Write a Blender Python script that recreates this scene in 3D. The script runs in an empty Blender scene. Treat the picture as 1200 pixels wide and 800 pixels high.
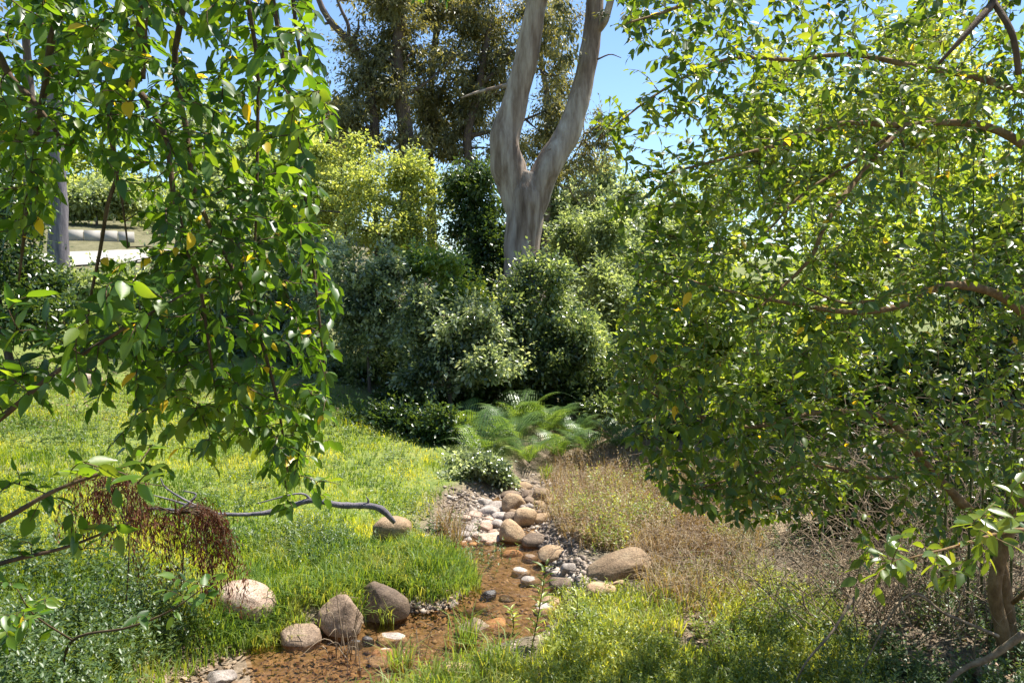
import bpy, math
import numpy as np
from mathutils import Vector, Matrix

# ------------------------------------------------------------------ camera, sky, sun, exposure
S = bpy.context.scene
COL = S.collection
W, H, F = 1200.0, 800.0, 933.0          # photograph size and focal length in its pixels
CAM_Z = 3.6
PITCH = math.atan((400 - 330) / F)      # horizon at row 330
cam_data = bpy.data.cameras.new('camera')
cam_data.sensor_width = 36.0
cam_data.lens = 36.0 * F / W
cam_data.clip_end = 2000.0
cam = bpy.data.objects.new('camera', cam_data)
COL.objects.link(cam)
cam.location = (0, 0, CAM_Z)
cam.rotation_euler = (math.pi / 2 - PITCH, 0, 0)
S.camera = cam

SUN_EL, SUN_AZ = math.radians(64), math.radians(56)     # azimuth from +Y towards +X
sun_vec = Vector((math.sin(SUN_AZ) * math.cos(SUN_EL), math.cos(SUN_AZ) * math.cos(SUN_EL), math.sin(SUN_EL)))
world = bpy.data.worlds.new('World')
S.world = world
world.use_nodes = True
wn = world.node_tree
sky = wn.nodes.new('ShaderNodeTexSky')
sky.sky_type = 'NISHITA'
sky.sun_disc = False
sky.sun_elevation = SUN_EL
sky.sun_rotation = SUN_AZ
sky.altitude = 200
sky.air_density = 1.0
sky.dust_density = 0.0
sky.ozone_density = 5.0
wn.links.new(sky.outputs[0], wn.nodes['Background'].inputs[0])
wn.nodes['Background'].inputs[1].default_value = 0.092
sl = bpy.data.lights.new('sun', 'SUN')
sl.energy = 5.0
sl.angle = math.radians(0.5)
sl.color = (1.0, 0.95, 0.86)
so = bpy.data.objects.new('sun', sl)
COL.objects.link(so)
so.rotation_euler = sun_vec.to_track_quat('Z', 'Y').to_euler()
S.view_settings.view_transform = 'Standard'
S.view_settings.look = 'None'
S.view_settings.gamma = 1.0
S.view_settings.exposure = 1.27
S.cycles.max_bounces = 8
S.cycles.diffuse_bounces = 4
S.cycles.transmission_bounces = 6
S.cycles.transparent_max_bounces = 8
S.cycles.glossy_bounces = 2
S.cycles.use_denoising = True
S.cycles.sample_clamp_indirect = 6.0

# ------------------------------------------------------------------ pixel <-> place
ca, sa = math.cos(PITCH), math.sin(PITCH)
def ray(px, py):
    a, b = (px - 600.0) / F, (400.0 - py) / F
    return np.array([a, ca + b * sa, b * ca - sa])
def P(px, py, Y):
    d = ray(px, py)
    return np.array([0, 0, CAM_Z]) + d * (Y / d[1])
def pix(p):
    x, y, z = p[..., 0], p[..., 1], p[..., 2] - CAM_Z
    dep = y * ca - z * sa
    up = z * ca + y * sa
    return 600 + F * x / dep, 400 - F * up / dep, dep

# ------------------------------------------------------------------ value noise
def _hash(ix, iy, iz):
    h = (ix * 374761393 + iy * 668265263 + iz * 2147483647 * 3) & 0xFFFFFFFF
    h = ((h ^ (h >> 13)) * 1274126177) & 0xFFFFFFFF
    h = ((h ^ (h >> 16)) * 2246822519) & 0xFFFFFFFF
    return ((h ^ (h >> 15)) & 0xFFFF) / 65535.0
def vnoise(p):
    p = np.asarray(p, float)
    i = np.floor(p).astype(np.int64)
    f = p - i
    u = f * f * (3 - 2 * f)
    r = 0
    for dx in (0, 1):
        for dy in (0, 1):
            for dz in (0, 1):
                w = (u[..., 0] if dx else 1 - u[..., 0]) * (u[..., 1] if dy else 1 - u[..., 1]) * (u[..., 2] if dz else 1 - u[..., 2])
                r = r + w * _hash(i[..., 0] + dx, i[..., 1] + dy, i[..., 2] + dz)
    return r * 2 - 1
def fbm(p, o=4):
    p = np.asarray(p, float)
    r, a = 0, 1.0
    for k in range(o):
        r = r + a * vnoise(p * (2 ** k) + 17.3 * k)
        a *= 0.5
    return r / 1.9
def n2(x, y, s, seed=0.0):
    return fbm(np.stack([x * s + seed, y * s - seed, np.full_like(x * s, seed * 1.7)], -1))

def sp(t, k=1.0):                       # soft plus
    return np.log1p(np.exp(np.clip(t / k, -30, 30))) * k
def sg(t):
    return 1 / (1 + np.exp(-np.clip(t, -30, 30)))
def ss(a, b, t):
    t = np.clip((t - a) / (b - a), 0, 1)
    return t * t * (3 - 2 * t)

# ------------------------------------------------------------------ ground shape
CREEK_PX = [(300, 800), (420, 775), (500, 745), (575, 728), (607, 692), (592, 655), (572, 628), (588, 602), (620, 585), (645, 560), (660, 535), (690, 515), (735, 500)]
CREEK = np.array([P(px, py, CAM_Z * F / (py - 330.0))[:2] for px, py in CREEK_PX])
CREEK[-1] = CREEK[-2] + (CREEK[-1] - CREEK[-2]) * 2.0
HALF = np.array([.9, .75, .72, .55, .5, .55, .75, .95, .75, .6, .5, .5, .5])
def creek_d(x, y):
    best = np.full(np.shape(x), 1e9)
    hw = np.full(np.shape(x), .5)
    for k in range(len(CREEK) - 1):
        a, b = CREEK[k], CREEK[k + 1]
        ab = b - a
        t = np.clip(((x - a[0]) * ab[0] + (y - a[1]) * ab[1]) / (ab @ ab), 0, 1)
        d = np.hypot(x - a[0] - t * ab[0], y - a[1] - t * ab[1])
        m = d < best
        best = np.where(m, d, best)
        hw = np.where(m, HALF[k] * (1 - t) + HALF[k + 1] * t, hw)
    return best, hw
def gz(x, y):
    x = np.asarray(x, float); y = np.asarray(y, float)
    d, hw = creek_d(x, y)
    d = d + 0.16 * n2(x, y, 1.3, 3.1)
    bed = -0.20 + 0.10 * ss(10.6, 11.8, y) + 0.012 * np.clip(y - 11.8, 0, 9) + 0.05 * n2(x, y, 2.3, 8.0)
    z = 0.15 + 0.14 * (sp(-x - 3.0, .8) - sp(-x - 16.0, .8)) + 0.20 * (sp(y - 15, 1.2) - sp(y - 28, 1.2)) * sg((-x - 2.5) / 1.5)
    z = z + 0.16 * (sp(x - 3.2, .8) - sp(x - 20, .8)) + 0.10 * (sp(y - 18, 1.5) - sp(y - 45, 1.5)) + 0.33 * sp(5.0 - y, .4)
    z = z + 0.07 * n2(x, y, .55, 1.0) + 0.03 * n2(x, y, 2.1, 5.0)
    w = ss(hw * .72, hw + .45, d)
    return bed * (1 - w) + z * w
def G(px, py):
    d = ray(px, py)
    Y = np.arange(3.0, 70, .04)
    pts = np.array([0, 0, CAM_Z])[None] + d[None] * (Y / d[1])[:, None]
    g = gz(pts[:, 0], pts[:, 1])
    k = np.argmax(pts[:, 2] < g)
    p = pts[k].copy(); p[2] = g[k]
    return p

# ------------------------------------------------------------------ materials
def new_mat(name):
    m = bpy.data.materials.new(name)
    m.use_nodes = True
    nt = m.node_tree
    nt.nodes.clear()
    out = nt.nodes.new('ShaderNodeOutputMaterial')
    return m, nt, out
def node(nt, kind, **kw):
    n = nt.nodes.new(kind)
    for k, v in kw.items():
        if k.startswith('i_'):
            n.inputs[k[2:].replace('_', ' ')].default_value = v
        elif k.startswith('n'):
            n.inputs[int(k[1:])].default_value = v
        else:
            setattr(n, k, v)
    return n
def ramp(nt, stops, interp='LINEAR'):
    r = nt.nodes.new('ShaderNodeValToRGB')
    r.color_ramp.interpolation = interp
    e = r.color_ramp.elements
    while len(e) < len(stops):
        e.new(0.5)
    for k, (p, c) in enumerate(stops):
        e[k].position = p
        e[k].color = (*c, 1)
    return r
def leaf_mat(name, cols, glow=1.0, trans=.42, rough=.42, spec=.5, yellow=0.0, patch=1.6, thru=(3.6, 2.9, 1.0), amp=.3):
    """Leaf: a different green per leaf, waxy top, light passing through the blade."""
    m, nt, out = new_mat(name)
    geo = node(nt, 'ShaderNodeNewGeometry'); oi = node(nt, 'ShaderNodeObjectInfo')
    ad = node(nt, 'ShaderNodeMath', operation='ADD'); fr = node(nt, 'ShaderNodeMath', operation='FRACT')
    nt.links.new(geo.outputs['Random Per Island'], ad.inputs[0]); nt.links.new(oi.outputs['Random'], ad.inputs[1])
    nt.links.new(ad.outputs[0], fr.inputs[0])
    pz = node(nt, 'ShaderNodeTexNoise', i_Scale=patch, i_Detail=2.0); nt.links.new(geo.outputs['Position'], pz.inputs['Vector'])
    pm = node(nt, 'ShaderNodeMapRange', n1=.32, n2=.68, n3=-amp, n4=amp); nt.links.new(pz.outputs[0], pm.inputs[0])
    pa = node(nt, 'ShaderNodeMath', operation='MULTIPLY_ADD', n1=.72, n2=.14); nt.links.new(fr.outputs[0], pa.inputs[0])
    pc = node(nt, 'ShaderNodeMath', operation='ADD', use_clamp=True); nt.links.new(pa.outputs[0], pc.inputs[0]); nt.links.new(pm.outputs[0], pc.inputs[1])
    n = len(cols)
    r0 = ramp(nt, [(k / (n - 1), c) for k, c in enumerate(cols)])
    nt.links.new(pc.outputs[0], r0.inputs[0])
    gt = node(nt, 'ShaderNodeMath', operation='GREATER_THAN', n1=1 - yellow); nt.links.new(fr.outputs[0], gt.inputs[0])
    r = node(nt, 'ShaderNodeMix', data_type='RGBA'); r.inputs[7].default_value = (.50, .36, .03, 1)
    nt.links.new(gt.outputs[0], r.inputs[0]); nt.links.new(r0.outputs[0], r.inputs[6])
    pb = node(nt, 'ShaderNodeBsdfPrincipled', i_Roughness=rough)
    pb.inputs['Specular IOR Level'].default_value = spec
    nt.links.new(r.outputs[2], pb.inputs['Base Color'])
    mul = node(nt, 'ShaderNodeMix', data_type='RGBA', blend_type='MULTIPLY')
    mul.inputs[0].default_value = 1.0
    mul.inputs[7].default_value = (thru[0] * glow, thru[1] * glow, thru[2] * glow, 1)
    nt.links.new(r.outputs[2], mul.inputs[6])
    tr = node(nt, 'ShaderNodeBsdfTranslucent')
    nt.links.new(mul.outputs[2], tr.inputs[0])
    mx = node(nt, 'ShaderNodeMixShader', n0=trans)
    nt.links.new(pb.outputs[0], mx.inputs[1]); nt.links.new(tr.outputs[0], mx.inputs[2])
    nt.links.new(mx.outputs[0], out.inputs[0])
    return m
def bark_mat(name, cols, scale=(9, 9, 1.6), bump=.35, rough=.85, pos=None):
    m, nt, out = new_mat(name)
    tc = node(nt, 'ShaderNodeTexCoord')
    mp = node(nt, 'ShaderNodeMapping'); mp.inputs['Scale'].default_value = scale
    nt.links.new(tc.outputs['Object'], mp.inputs[0])
    nz = node(nt, 'ShaderNodeTexNoise', i_Scale=1.0, i_Detail=8.0, i_Roughness=.65)
    nt.links.new(mp.outputs[0], nz.inputs['Vector'])
    k = len(cols)
    r = ramp(nt, [(.28 + .46 * i / (k - 1) if pos is None else pos[i], c) for i, c in enumerate(cols)])
    nt.links.new(nz.outputs[0], r.inputs[0])
    nz2 = node(nt, 'ShaderNodeTexNoise', i_Scale=6.0, i_Detail=6.0)
    nt.links.new(mp.outputs[0], nz2.inputs['Vector'])
    bp = node(nt, 'ShaderNodeBump', i_Strength=bump, i_Distance=.03)
    nt.links.new(nz2.outputs[0], bp.inputs['Height'])
    pb = node(nt, 'ShaderNodeBsdfPrincipled', i_Roughness=rough)
    pb.inputs['Specular IOR Level'].default_value = .25
    nt.links.new(r.outputs[0], pb.inputs['Base Color']); nt.links.new(bp.outputs[0], pb.inputs['Normal'])
    nt.links.new(pb.outputs[0], out.inputs[0])
    return m
def stone_mat(name, cols, rough=.8, moss=0.0):
    m, nt, out = new_mat(name)
    tc = node(nt, 'ShaderNodeTexCoord'); oi = node(nt, 'ShaderNodeObjectInfo')
    off = node(nt, 'ShaderNodeVectorMath', operation='ADD')
    sc = node(nt, 'ShaderNodeMath', operation='MULTIPLY', n1=40.0)
    nt.links.new(oi.outputs['Random'], sc.inputs[0])
    nt.links.new(tc.outputs['Object'], off.inputs[0]); nt.links.new(sc.outputs[0], off.inputs[1])
    nz = node(nt, 'ShaderNodeTexNoise', i_Scale=5.0, i_Detail=9.0, i_Roughness=.68)
    nt.links.new(off.outputs[0], nz.inputs['Vector'])
    k = len(cols)
    r = ramp(nt, [(.3 + .42 * i / (k - 1), c) for i, c in enumerate(cols)])
    nt.links.new(nz.outputs[0], r.inputs[0])
    sp_ = node(nt, 'ShaderNodeTexNoise', i_Scale=70.0, i_Detail=3.0)
    nt.links.new(off.outputs[0], sp_.inputs['Vector'])
    r2 = ramp(nt, [(.36, (.45, .42, .40)), (.55, (1, 1, 1)), (.72, (1.25, 1.22, 1.18))])
    nt.links.new(sp_.outputs[0], r2.inputs[0])
    mul = node(nt, 'ShaderNodeMix', data_type='RGBA', blend_type='MULTIPLY'); mul.inputs[0].default_value = .8
    nt.links.new(r.outputs[0], mul.inputs[6]); nt.links.new(r2.outputs[0], mul.inputs[7])
    hv = node(nt, 'ShaderNodeMapRange', n3=.72, n4=1.25)
    nt.links.new(oi.outputs['Random'], hv.inputs[0])
    mul2 = node(nt, 'ShaderNodeMix', data_type='RGBA', blend_type='MULTIPLY'); mul2.inputs[0].default_value = 1.0
    nt.links.new(mul.outputs[2], mul2.inputs[6]); nt.links.new(hv.outputs[0], mul2.inputs[7])
    bz = node(nt, 'ShaderNodeTexNoise', i_Scale=16.0, i_Detail=8.0, i_Roughness=.7)
    nt.links.new(off.outputs[0], bz.inputs['Vector'])
    bp = node(nt, 'ShaderNodeBump', i_Strength=.55, i_Distance=.04)
    nt.links.new(bz.outputs[0], bp.inputs['Height'])
    pb = node(nt, 'ShaderNodeBsdfPrincipled', i_Roughness=rough)
    nt.links.new(mul2.outputs[2], pb.inputs['Base Color']); nt.links.new(bp.outputs[0], pb.inputs['Normal'])
    nt.links.new(pb.outputs[0], out.inputs[0])
    return m
def plain_mat(name, col, rough=.7, var=.25, scale=4.0):
    m, nt, out = new_mat(name)
    tc = node(nt, 'ShaderNodeTexCoord')
    nz = node(nt, 'ShaderNodeTexNoise', i_Scale=scale, i_Detail=7.0)
    nt.links.new(tc.outputs['Object'], nz.inputs['Vector'])
    r = ramp(nt, [(.3, tuple(c * (1 - var) for c in col)), (.7, tuple(min(1, c * (1 + var)) for c in col))])
    nt.links.new(nz.outputs[0], r.inputs[0])
    pb = node(nt, 'ShaderNodeBsdfPrincipled', i_Roughness=rough)
    nt.links.new(r.outputs[0], pb.inputs['Base Color'])
    nt.links.new(pb.outputs[0], out.inputs[0])
    return m

M = {}
M['fig_left'] = leaf_mat('weeping_leaf', [(.022, .055, .008), (.04, .095, .010), (.075, .15, .014), (.13, .19, .02)], 1.0, .45, .38, .5, .012)
M['fig_right'] = leaf_mat('bank_tree_leaf', [(.03, .065, .012), (.055, .105, .015), (.09, .145, .018), (.15, .20, .03)], 1.0, .45, .34, .6, .008)
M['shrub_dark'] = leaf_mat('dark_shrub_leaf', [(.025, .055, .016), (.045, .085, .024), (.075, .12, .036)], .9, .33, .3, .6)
M['shrub_grey'] = leaf_mat('grey_shrub_leaf', [(.055, .085, .048), (.13, .165, .095), (.24, .28, .165), (.50, .52, .36)], .9, .44, .22, .9, thru=(2.5, 2.5, 1.3))  # palest tone: silvery undersides, standing in for white glints
M['shrub_green'] = leaf_mat('green_shrub_leaf', [(.06, .115, .026), (.10, .17, .036), (.17, .24, .055), (.26, .32, .085)], 1.0, .46, .3, .7)
M['shrub_yellow'] = leaf_mat('yellow_shrub_leaf', [(.12, .17, .06), (.21, .275, .095), (.31, .375, .14), (.45, .49, .24)], .75, .44, .45, .4, thru=(3.3, 2.8, 1.0))
M['gum'] = leaf_mat('gum_leaf', [(.06, .075, .04), (.10, .115, .06), (.15, .16, .085), (.23, .225, .12)], .75, .38, .42, .5)
M['shrub_mid'] = leaf_mat('mixed_shrub_leaf', [(.035, .062, .026), (.09, .125, .055), (.17, .215, .095), (.38, .42, .21)], .95, .44, .24, .9, thru=(2.7, 2.6, 1.2))  # light end of the tones also paints in leaf glints
M['pale'] = leaf_mat('pale_bush_leaf', [(.12, .165, .08), (.20, .245, .125), (.32, .36, .19)], .85, .45, .45, .5, thru=(2.7, 2.6, 1.2))
M['grass'] = leaf_mat('grass_blade', [(.06, .13, .014), (.175, .27, .022), (.26, .34, .035), (.40, .42, .09)], .75, .45, .5, .35, patch=.9, amp=.55)  # strong amp: uneven grass, with dappled tree shade put into the colour
M['tuft'] = leaf_mat('tussock_blade', [(.08, .16, .03), (.14, .22, .04), (.26, .28, .09)], .8, .4, .5, .35)
M['straw'] = leaf_mat('dry_grass_blade', [(.17, .12, .08), (.27, .20, .135), (.36, .29, .20), (.22, .22, .09)], .45, .3, .7, .2)
M['weed'] = leaf_mat('weed_leaf', [(.07, .12, .03), (.14, .20, .04), (.24, .30, .055), (.36, .38, .10)], .85, .42, .4, .5)
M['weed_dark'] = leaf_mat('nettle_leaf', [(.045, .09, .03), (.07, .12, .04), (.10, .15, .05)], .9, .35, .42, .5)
M['fern'] = leaf_mat('fern_leaflet', [(.06, .12, .035), (.10, .18, .05), (.17, .26, .08)], .8, .42, .35, .6)
M['dead'] = leaf_mat('dead_leaflet', [(.09, .035, .022), (.15, .06, .035), (.21, .10, .06)], .35, .25, .7, .2)
M['litter'] = leaf_mat('fallen_leaf', [(.16, .10, .06), (.26, .18, .11), (.34, .26, .18), (.13, .09, .06)], .3, .15, .8, .2)
M['bark_gum'] = bark_mat('smooth_gum_bark', [(.07, .045, .03), (.20, .145, .105), (.36, .295, .235), (.50, .435, .365)], (3.4, 3.4, .5), .8, .8)
M['bark_gum_base'] = bark_mat('flaking_gum_bark', [(.05, .03, .02), (.15, .095, .065), (.26, .19, .145), (.34, .28, .23)], (5.5, 5.5, .35), .9, .85)
M['bark_rough'] = bark_mat('rough_dark_bark', [(.05, .04, .035), (.11, .085, .07), (.19, .15, .12)], (14, 14, 3), .5)
M['bark_purple'] = bark_mat('grey_bark', [(.07, .065, .075), (.15, .135, .15), (.27, .24, .25)], (9, 9, 1.5), .5)
M['bark_brown'] = bark_mat('brown_twig_bark', [(.05, .032, .02), (.10, .065, .035), (.17, .115, .065)], (30, 30, 12), .3)
M['bark_tan'] = bark_mat('tan_limb_bark', [(.11, .065, .03), (.22, .14, .065), (.34, .25, .14)], (16, 16, 9), .4)
M['twig_pale'] = bark_mat('pale_dead_twig', [(.13, .09, .055), (.26, .195, .13), (.42, .34, .25)], (20, 20, 20), .2)
M['stem'] = bark_mat('green_stem', [(.06, .08, .025), (.12, .13, .045)], (20, 20, 20), .1)
M['st_tan'] = stone_mat('tan_stone', [(.20, .125, .065), (.36, .245, .14), (.48, .355, .22)])
M['st_brown'] = stone_mat('brown_stone', [(.105, .07, .045), (.215, .15, .10), (.32, .24, .17)])
M['st_grey'] = stone_mat('grey_stone', [(.17, .14, .12), (.34, .29, .25), (.48, .43, .38)])
M['st_pale'] = stone_mat('pale_pink_stone', [(.30, .19, .13), (.48, .34, .25), (.62, .52, .42)])
M['st_dark'] = stone_mat('wet_dark_stone', [(.03, .027, .027), (.07, .06, .055), (.14, .12, .11)], .35)
M['concrete'] = plain_mat('pale_concrete', (.36, .335, .30), .8, .2, 2.0)
M['white'] = plain_mat('white_paint', (.75, .75, .74), .5, .06)
M['red'] = plain_mat('red_paint', (.60, .03, .04), .45, .1)

# ------------------------------------------------------------------ mesh helpers
def mesh_np(name, V, faces):
    """V (n,3); faces: list of int arrays (m,k)"""
    me = bpy.data.meshes.new(name)
    V = np.asarray(V, np.float32)
    faces = [np.asarray(f, np.int32) for f in faces if len(f)]
    tot = np.concatenate([np.full(len(f), f.shape[1], np.int32) for f in faces])
    loops = np.concatenate([f.ravel() for f in faces])
    me.vertices.add(len(V)); me.vertices.foreach_set('co', V.ravel())
    me.loops.add(len(loops)); me.loops.foreach_set('vertex_index', loops)
    me.polygons.add(len(tot))
    me.polygons.foreach_set('loop_start', np.concatenate([[0], np.cumsum(tot)[:-1]]).astype(np.int32))
    me.polygons.foreach_set('loop_total', tot)
    me.update(calc_edges=True)
    return me
def obj(name, me, mat, parent=None, kind=None, smooth=False):
    if mat is not None and not me.materials:
        me.materials.append(M[mat])
    if smooth:
        me.polygons.foreach_set('use_smooth', np.ones(len(me.polygons), bool))
    o = bpy.data.objects.new(name, me)
    COL.objects.link(o)
    if parent is not None:
        o.parent = parent
    if kind:
        o['kind'] = kind
    return o
def tag(o, label, cat=None, group=None, kind=None):
    o['label'] = label
    if cat: o['category'] = cat
    if group: o['group'] = group
    if kind: o['kind'] = kind
    return o
def thing(name, loc, label, cat, group=None):
    o = bpy.data.objects.new(name, None)
    o.empty_display_size = .2
    COL.objects.link(o)
    o.location = loc
    return tag(o, label, cat, group)
def norm(v):
    return v / np.maximum(np.linalg.norm(v, axis=-1, keepdims=True), 1e-9)

class Bag:
    """collects geometry in world space; build() moves it to the parent's origin"""
    def __init__(s):
        s.V, s.T, s.Q, s.n = [], [], [], 0
    def add(s, V, T=None, Q=None):
        s.V.append(V)
        if T is not None: s.T.append(T + s.n)
        if Q is not None: s.Q.append(Q + s.n)
        s.n += len(V)
    def build(s, name, mat, parent=None, kind=None, smooth=False):
        if not s.n:
            return None
        V = np.concatenate(s.V)
        if parent is not None:
            V = V - np.array(parent.location)
        fs = []
        if s.T: fs.append(np.concatenate(s.T))
        if s.Q: fs.append(np.concatenate(s.Q))
        return obj(name, mesh_np(name, V, fs), mat, parent, kind, smooth)

# leaf templates: x along, y across, z up
LEAF8 = (np.array([[0, 0, 0], [.26, .235, .05], [.33, 0, -.02], [.26, -.235, .05], [.62, .215, .02], [.68, 0, -.05], [.62, -.215, .02], [1, 0, -.14]]),
         np.array([[0, 2, 1], [0, 3, 2], [1, 2, 5], [1, 5, 4], [2, 3, 6], [2, 6, 5], [4, 5, 7], [5, 6, 7]]))
def oval_leaf(n=5, curl=1.0, wide=1.0):
    x = np.linspace(0, 1, n + 2)[1:-1]
    w = .25 * np.sin(np.pi * x ** .85) ** .8 * (1.06 - .25 * x) * wide
    V, T = [[0, 0, 0]], []
    for a, b in zip(x, w):
        zc = -.16 * a * a * curl
        V += [[a, b, zc + .05], [a, 0, zc - .015], [a, -b, zc + .05]]
    V.append([1, 0, -.17 * curl])
    for k in range(n - 1):
        i = 1 + 3 * k
        T += [[i, i + 1, i + 4], [i, i + 4, i + 3], [i + 1, i + 2, i + 5], [i + 1, i + 5, i + 4]]
    e = 1 + 3 * (n - 1); t = len(V) - 1
    T += [[0, 2, 1], [0, 3, 2], [e, e + 1, t], [e + 1, e + 2, t]]
    return np.array(V), np.array(T)
LEAF4 = (np.array([[0, 0, 0], [.42, .23, .06], [.42, -.23, .06], [1, 0, -.06]]), np.array([[0, 3, 1], [0, 2, 3]]))
SLIM4 = (np.array([[0, 0, 0], [.40, .11, .03], [.40, -.11, .03], [1, 0, -.05]]), np.array([[0, 3, 1], [0, 2, 3]]))
def leaf_frames(d, n):
    d = norm(d)
    s = norm(np.cross(n, d))
    return d, s, np.cross(d, s)
def put_leaves(bag, tpl, pos, d, n, size, wide=1.0):
    V0, T0 = tpl
    d, s, u = leaf_frames(d, n)
    size = np.asarray(size)[:, None, None]
    wide = np.asarray(wide) * np.ones(len(pos))
    v = V0[None]
    V = pos[:, None] + size * (v[..., 0:1] * d[:, None] + v[..., 1:2] * wide[:, None, None] * s[:, None] + v[..., 2:3] * u[:, None])
    k = len(V0)
    T = T0[None] + (np.arange(len(pos)) * k)[:, None, None]
    bag.add(V.reshape(-1, 3), T.reshape(-1, 3))
def tube(bag, pts, rad, sides=5, lump=0.0, seed=0.0):
    pts = np.asarray(pts, float); rad = np.asarray(rad, float) * np.ones(len(pts))
    t = norm(np.gradient(pts, axis=0))
    ref = np.array([0.31, .17, .93]) if abs(t[:, 2]).mean() < .7 else np.array([.93, .33, .11])
    a = norm(np.cross(t, ref)); b = np.cross(t, a)
    th = np.arange(sides) / sides * 2 * math.pi
    ring = pts[:, None] + rad[:, None, None] * (np.cos(th)[None, :, None] * a[:, None] + np.sin(th)[None, :, None] * b[:, None])
    if lump:
        dirv = norm(ring - pts[:, None])
        ring = ring + dirv * (rad[:, None, None] * lump * fbm(ring / np.maximum(rad.mean(), .02) * .55 + seed, 3)[..., None])
    n = len(pts)
    i = np.arange(n - 1)[:, None] * sides; j = np.arange(sides)[None]; j2 = (j + 1) % sides
    Q = np.stack([i + j, i + j2, i + sides + j2, i + sides + j], -1).reshape(-1, 4)
    V = ring.reshape(-1, 3)
    base = len(V)
    V = np.concatenate([V, pts[:1], pts[-1:]])
    T = np.concatenate([np.stack([np.full(sides, base), (np.arange(sides) + 1) % sides, np.arange(sides)], -1),
                        np.stack([np.full(sides, base + 1), (n - 1) * sides + np.arange(sides), (n - 1) * sides + (np.arange(sides) + 1) % sides], -1)])
    bag.add(V, T, Q)
def smooth_path(pts, n=24, extra=None):
    """Catmull-Rom through the points, n samples"""
    p = np.asarray(pts, float)
    q = np.concatenate([[2 * p[0] - p[1]], p, [2 * p[-1] - p[-2]]])
    out = []
    for u in np.linspace(0, len(p) - 1 - 1e-6, n):
        k = int(u); t = u - k
        a, b, c, d = q[k], q[k + 1], q[k + 2], q[k + 3]
        out.append(.5 * (2 * b + (c - a) * t + (2 * a - 5 * b + 4 * c - d) * t * t + (3 * b - a - 3 * c + d) * t ** 3))
    return np.array(out)
def in_poly(x, y, poly):
    poly = np.asarray(poly, float)
    r = np.zeros(np.shape(x), bool)
    for (x0, y0), (x1, y1) in zip(poly, np.roll(poly, -1, 0)):
        c = ((y0 > y) != (y1 > y)) & (x < (x1 - x0) * (y - y0) / (y1 - y0 + 1e-12) + x0)
        r ^= c
    return r

# ------------------------------------------------------------------ SETTING: ground, creek, driveway
def axis(lo, hi, a, b, step, far):
    core = np.arange(a, b + 1e-6, step)
    def grow(start, end):
        r, s, p = [], step, start
        sgn = 1 if end > start else -1
        while (end - p) * sgn > 0:
            s = min(s * 1.25, far); p = p + sgn * s; r.append(p)
        return np.array(r)
    return np.concatenate([grow(a, lo)[::-1], core, grow(b, hi)])
xs = axis(-400, 400, -10, 8, .11, 40); ys = axis(-60, 700, 4.5, 20, .11, 40)
gx, gy = np.meshgrid(xs, ys)
zz = gz(gx, gy)
far = np.hypot(gx, gy)
zz = np.where(far > 75, np.minimum(zz, 9 + 0.01 * far), zz)
V = np.stack([gx, gy, zz], -1).reshape(-1, 3)
nx, ny = len(xs), len(ys)
ii = (np.arange(ny - 1)[:, None] * nx + np.arange(nx - 1)[None]).ravel()
me = mesh_np('ground', V, [np.stack([ii, ii + 1, ii + nx + 1, ii + nx], -1)])
DRY = [(640, 560), (700, 530), (800, 560), (850, 640), (900, 700), (800, 660), (720, 650), (660, 640)]
def zone(x, y):
    """what grows where: lawn, creek bed, dry grass (0..1 each)"""
    d, hw = creek_d(x, y)
    bed = 1 - ss(-.05, .55, d - hw + .25 * n2(x, y, 1.7, 2.2))
    z = gz(x, y)
    px, py, dep = pix(np.stack([x, y, z], -1))
    right = sg((x - np.interp(y, CREEK[:, 1], CREEK[:, 0])) * 4)
    dry = right * ss(9.6, 10.6, y + .6 * n2(x, y, .9, 4.)) * (1 - ss(17, 20, y))
    dry = np.maximum(dry, .8 * right * ss(.15, .5, n2(x, y, .7, 9.)))
    lawn = (1 - right) * ss(-.55, -.1, n2(x, y, .8, 6.) + .25) * (1 - ss(17.5, 21, y + 2 * sg(x + 2)) * sg((x + 4) * 2)) * (1 - .75 * ss(21, 24, y))
    lawn = np.maximum(lawn, .75 * ss(17, 21, y) * sg((x - 1.5) * 2)); dry = dry * (1 - ss(16, 19, y))
    return np.clip(lawn, 0, 1) * (1 - bed), bed, np.clip(dry, 0, 1) * (1 - bed)
lw, bd, dr = zone(gx.ravel(), gy.ravel())
ca_ = me.color_attributes.new('zone', 'FLOAT_COLOR', 'POINT')
ca_.data.foreach_set('color', np.stack([lw, bd, dr, np.ones_like(lw)], -1).astype(np.float32).ravel())
m, nt, out = new_mat('creek_bank_soil')
at = node(nt, 'ShaderNodeVertexColor', layer_name='zone'); sep = node(nt, 'ShaderNodeSeparateColor')
nt.links.new(at.outputs[0], sep.inputs[0])
geo = node(nt, 'ShaderNodeNewGeometry')
def nz_ramp(scale, stops, det=9.0):
    z = node(nt, 'ShaderNodeTexNoise', i_Scale=scale, i_Detail=det, i_Roughness=.7)
    nt.links.new(geo.outputs['Position'], z.inputs['Vector'])
    r = ramp(nt, stops); nt.links.new(z.outputs[0], r.inputs[0])
    return r, z
soil, zn = nz_ramp(3.0, [(.3, (.055, .042, .026)), (.5, (.12, .095, .06)), (.7, (.20, .165, .11))])
lawnc, _ = nz_ramp(5.0, [(.3, (.06, .10, .015)), (.5, (.13, .17, .025)), (.7, (.22, .22, .06))])
bedc, _ = nz_ramp(14.0, [(.3, (.06, .042, .026)), (.5, (.17, .125, .08)), (.7, (.33, .27, .205))])
dryc, _ = nz_ramp(6.0, [(.3, (.12, .085, .05)), (.5, (.24, .18, .11)), (.7, (.36, .29, .19))])
cur = soil.outputs[0]
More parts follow.
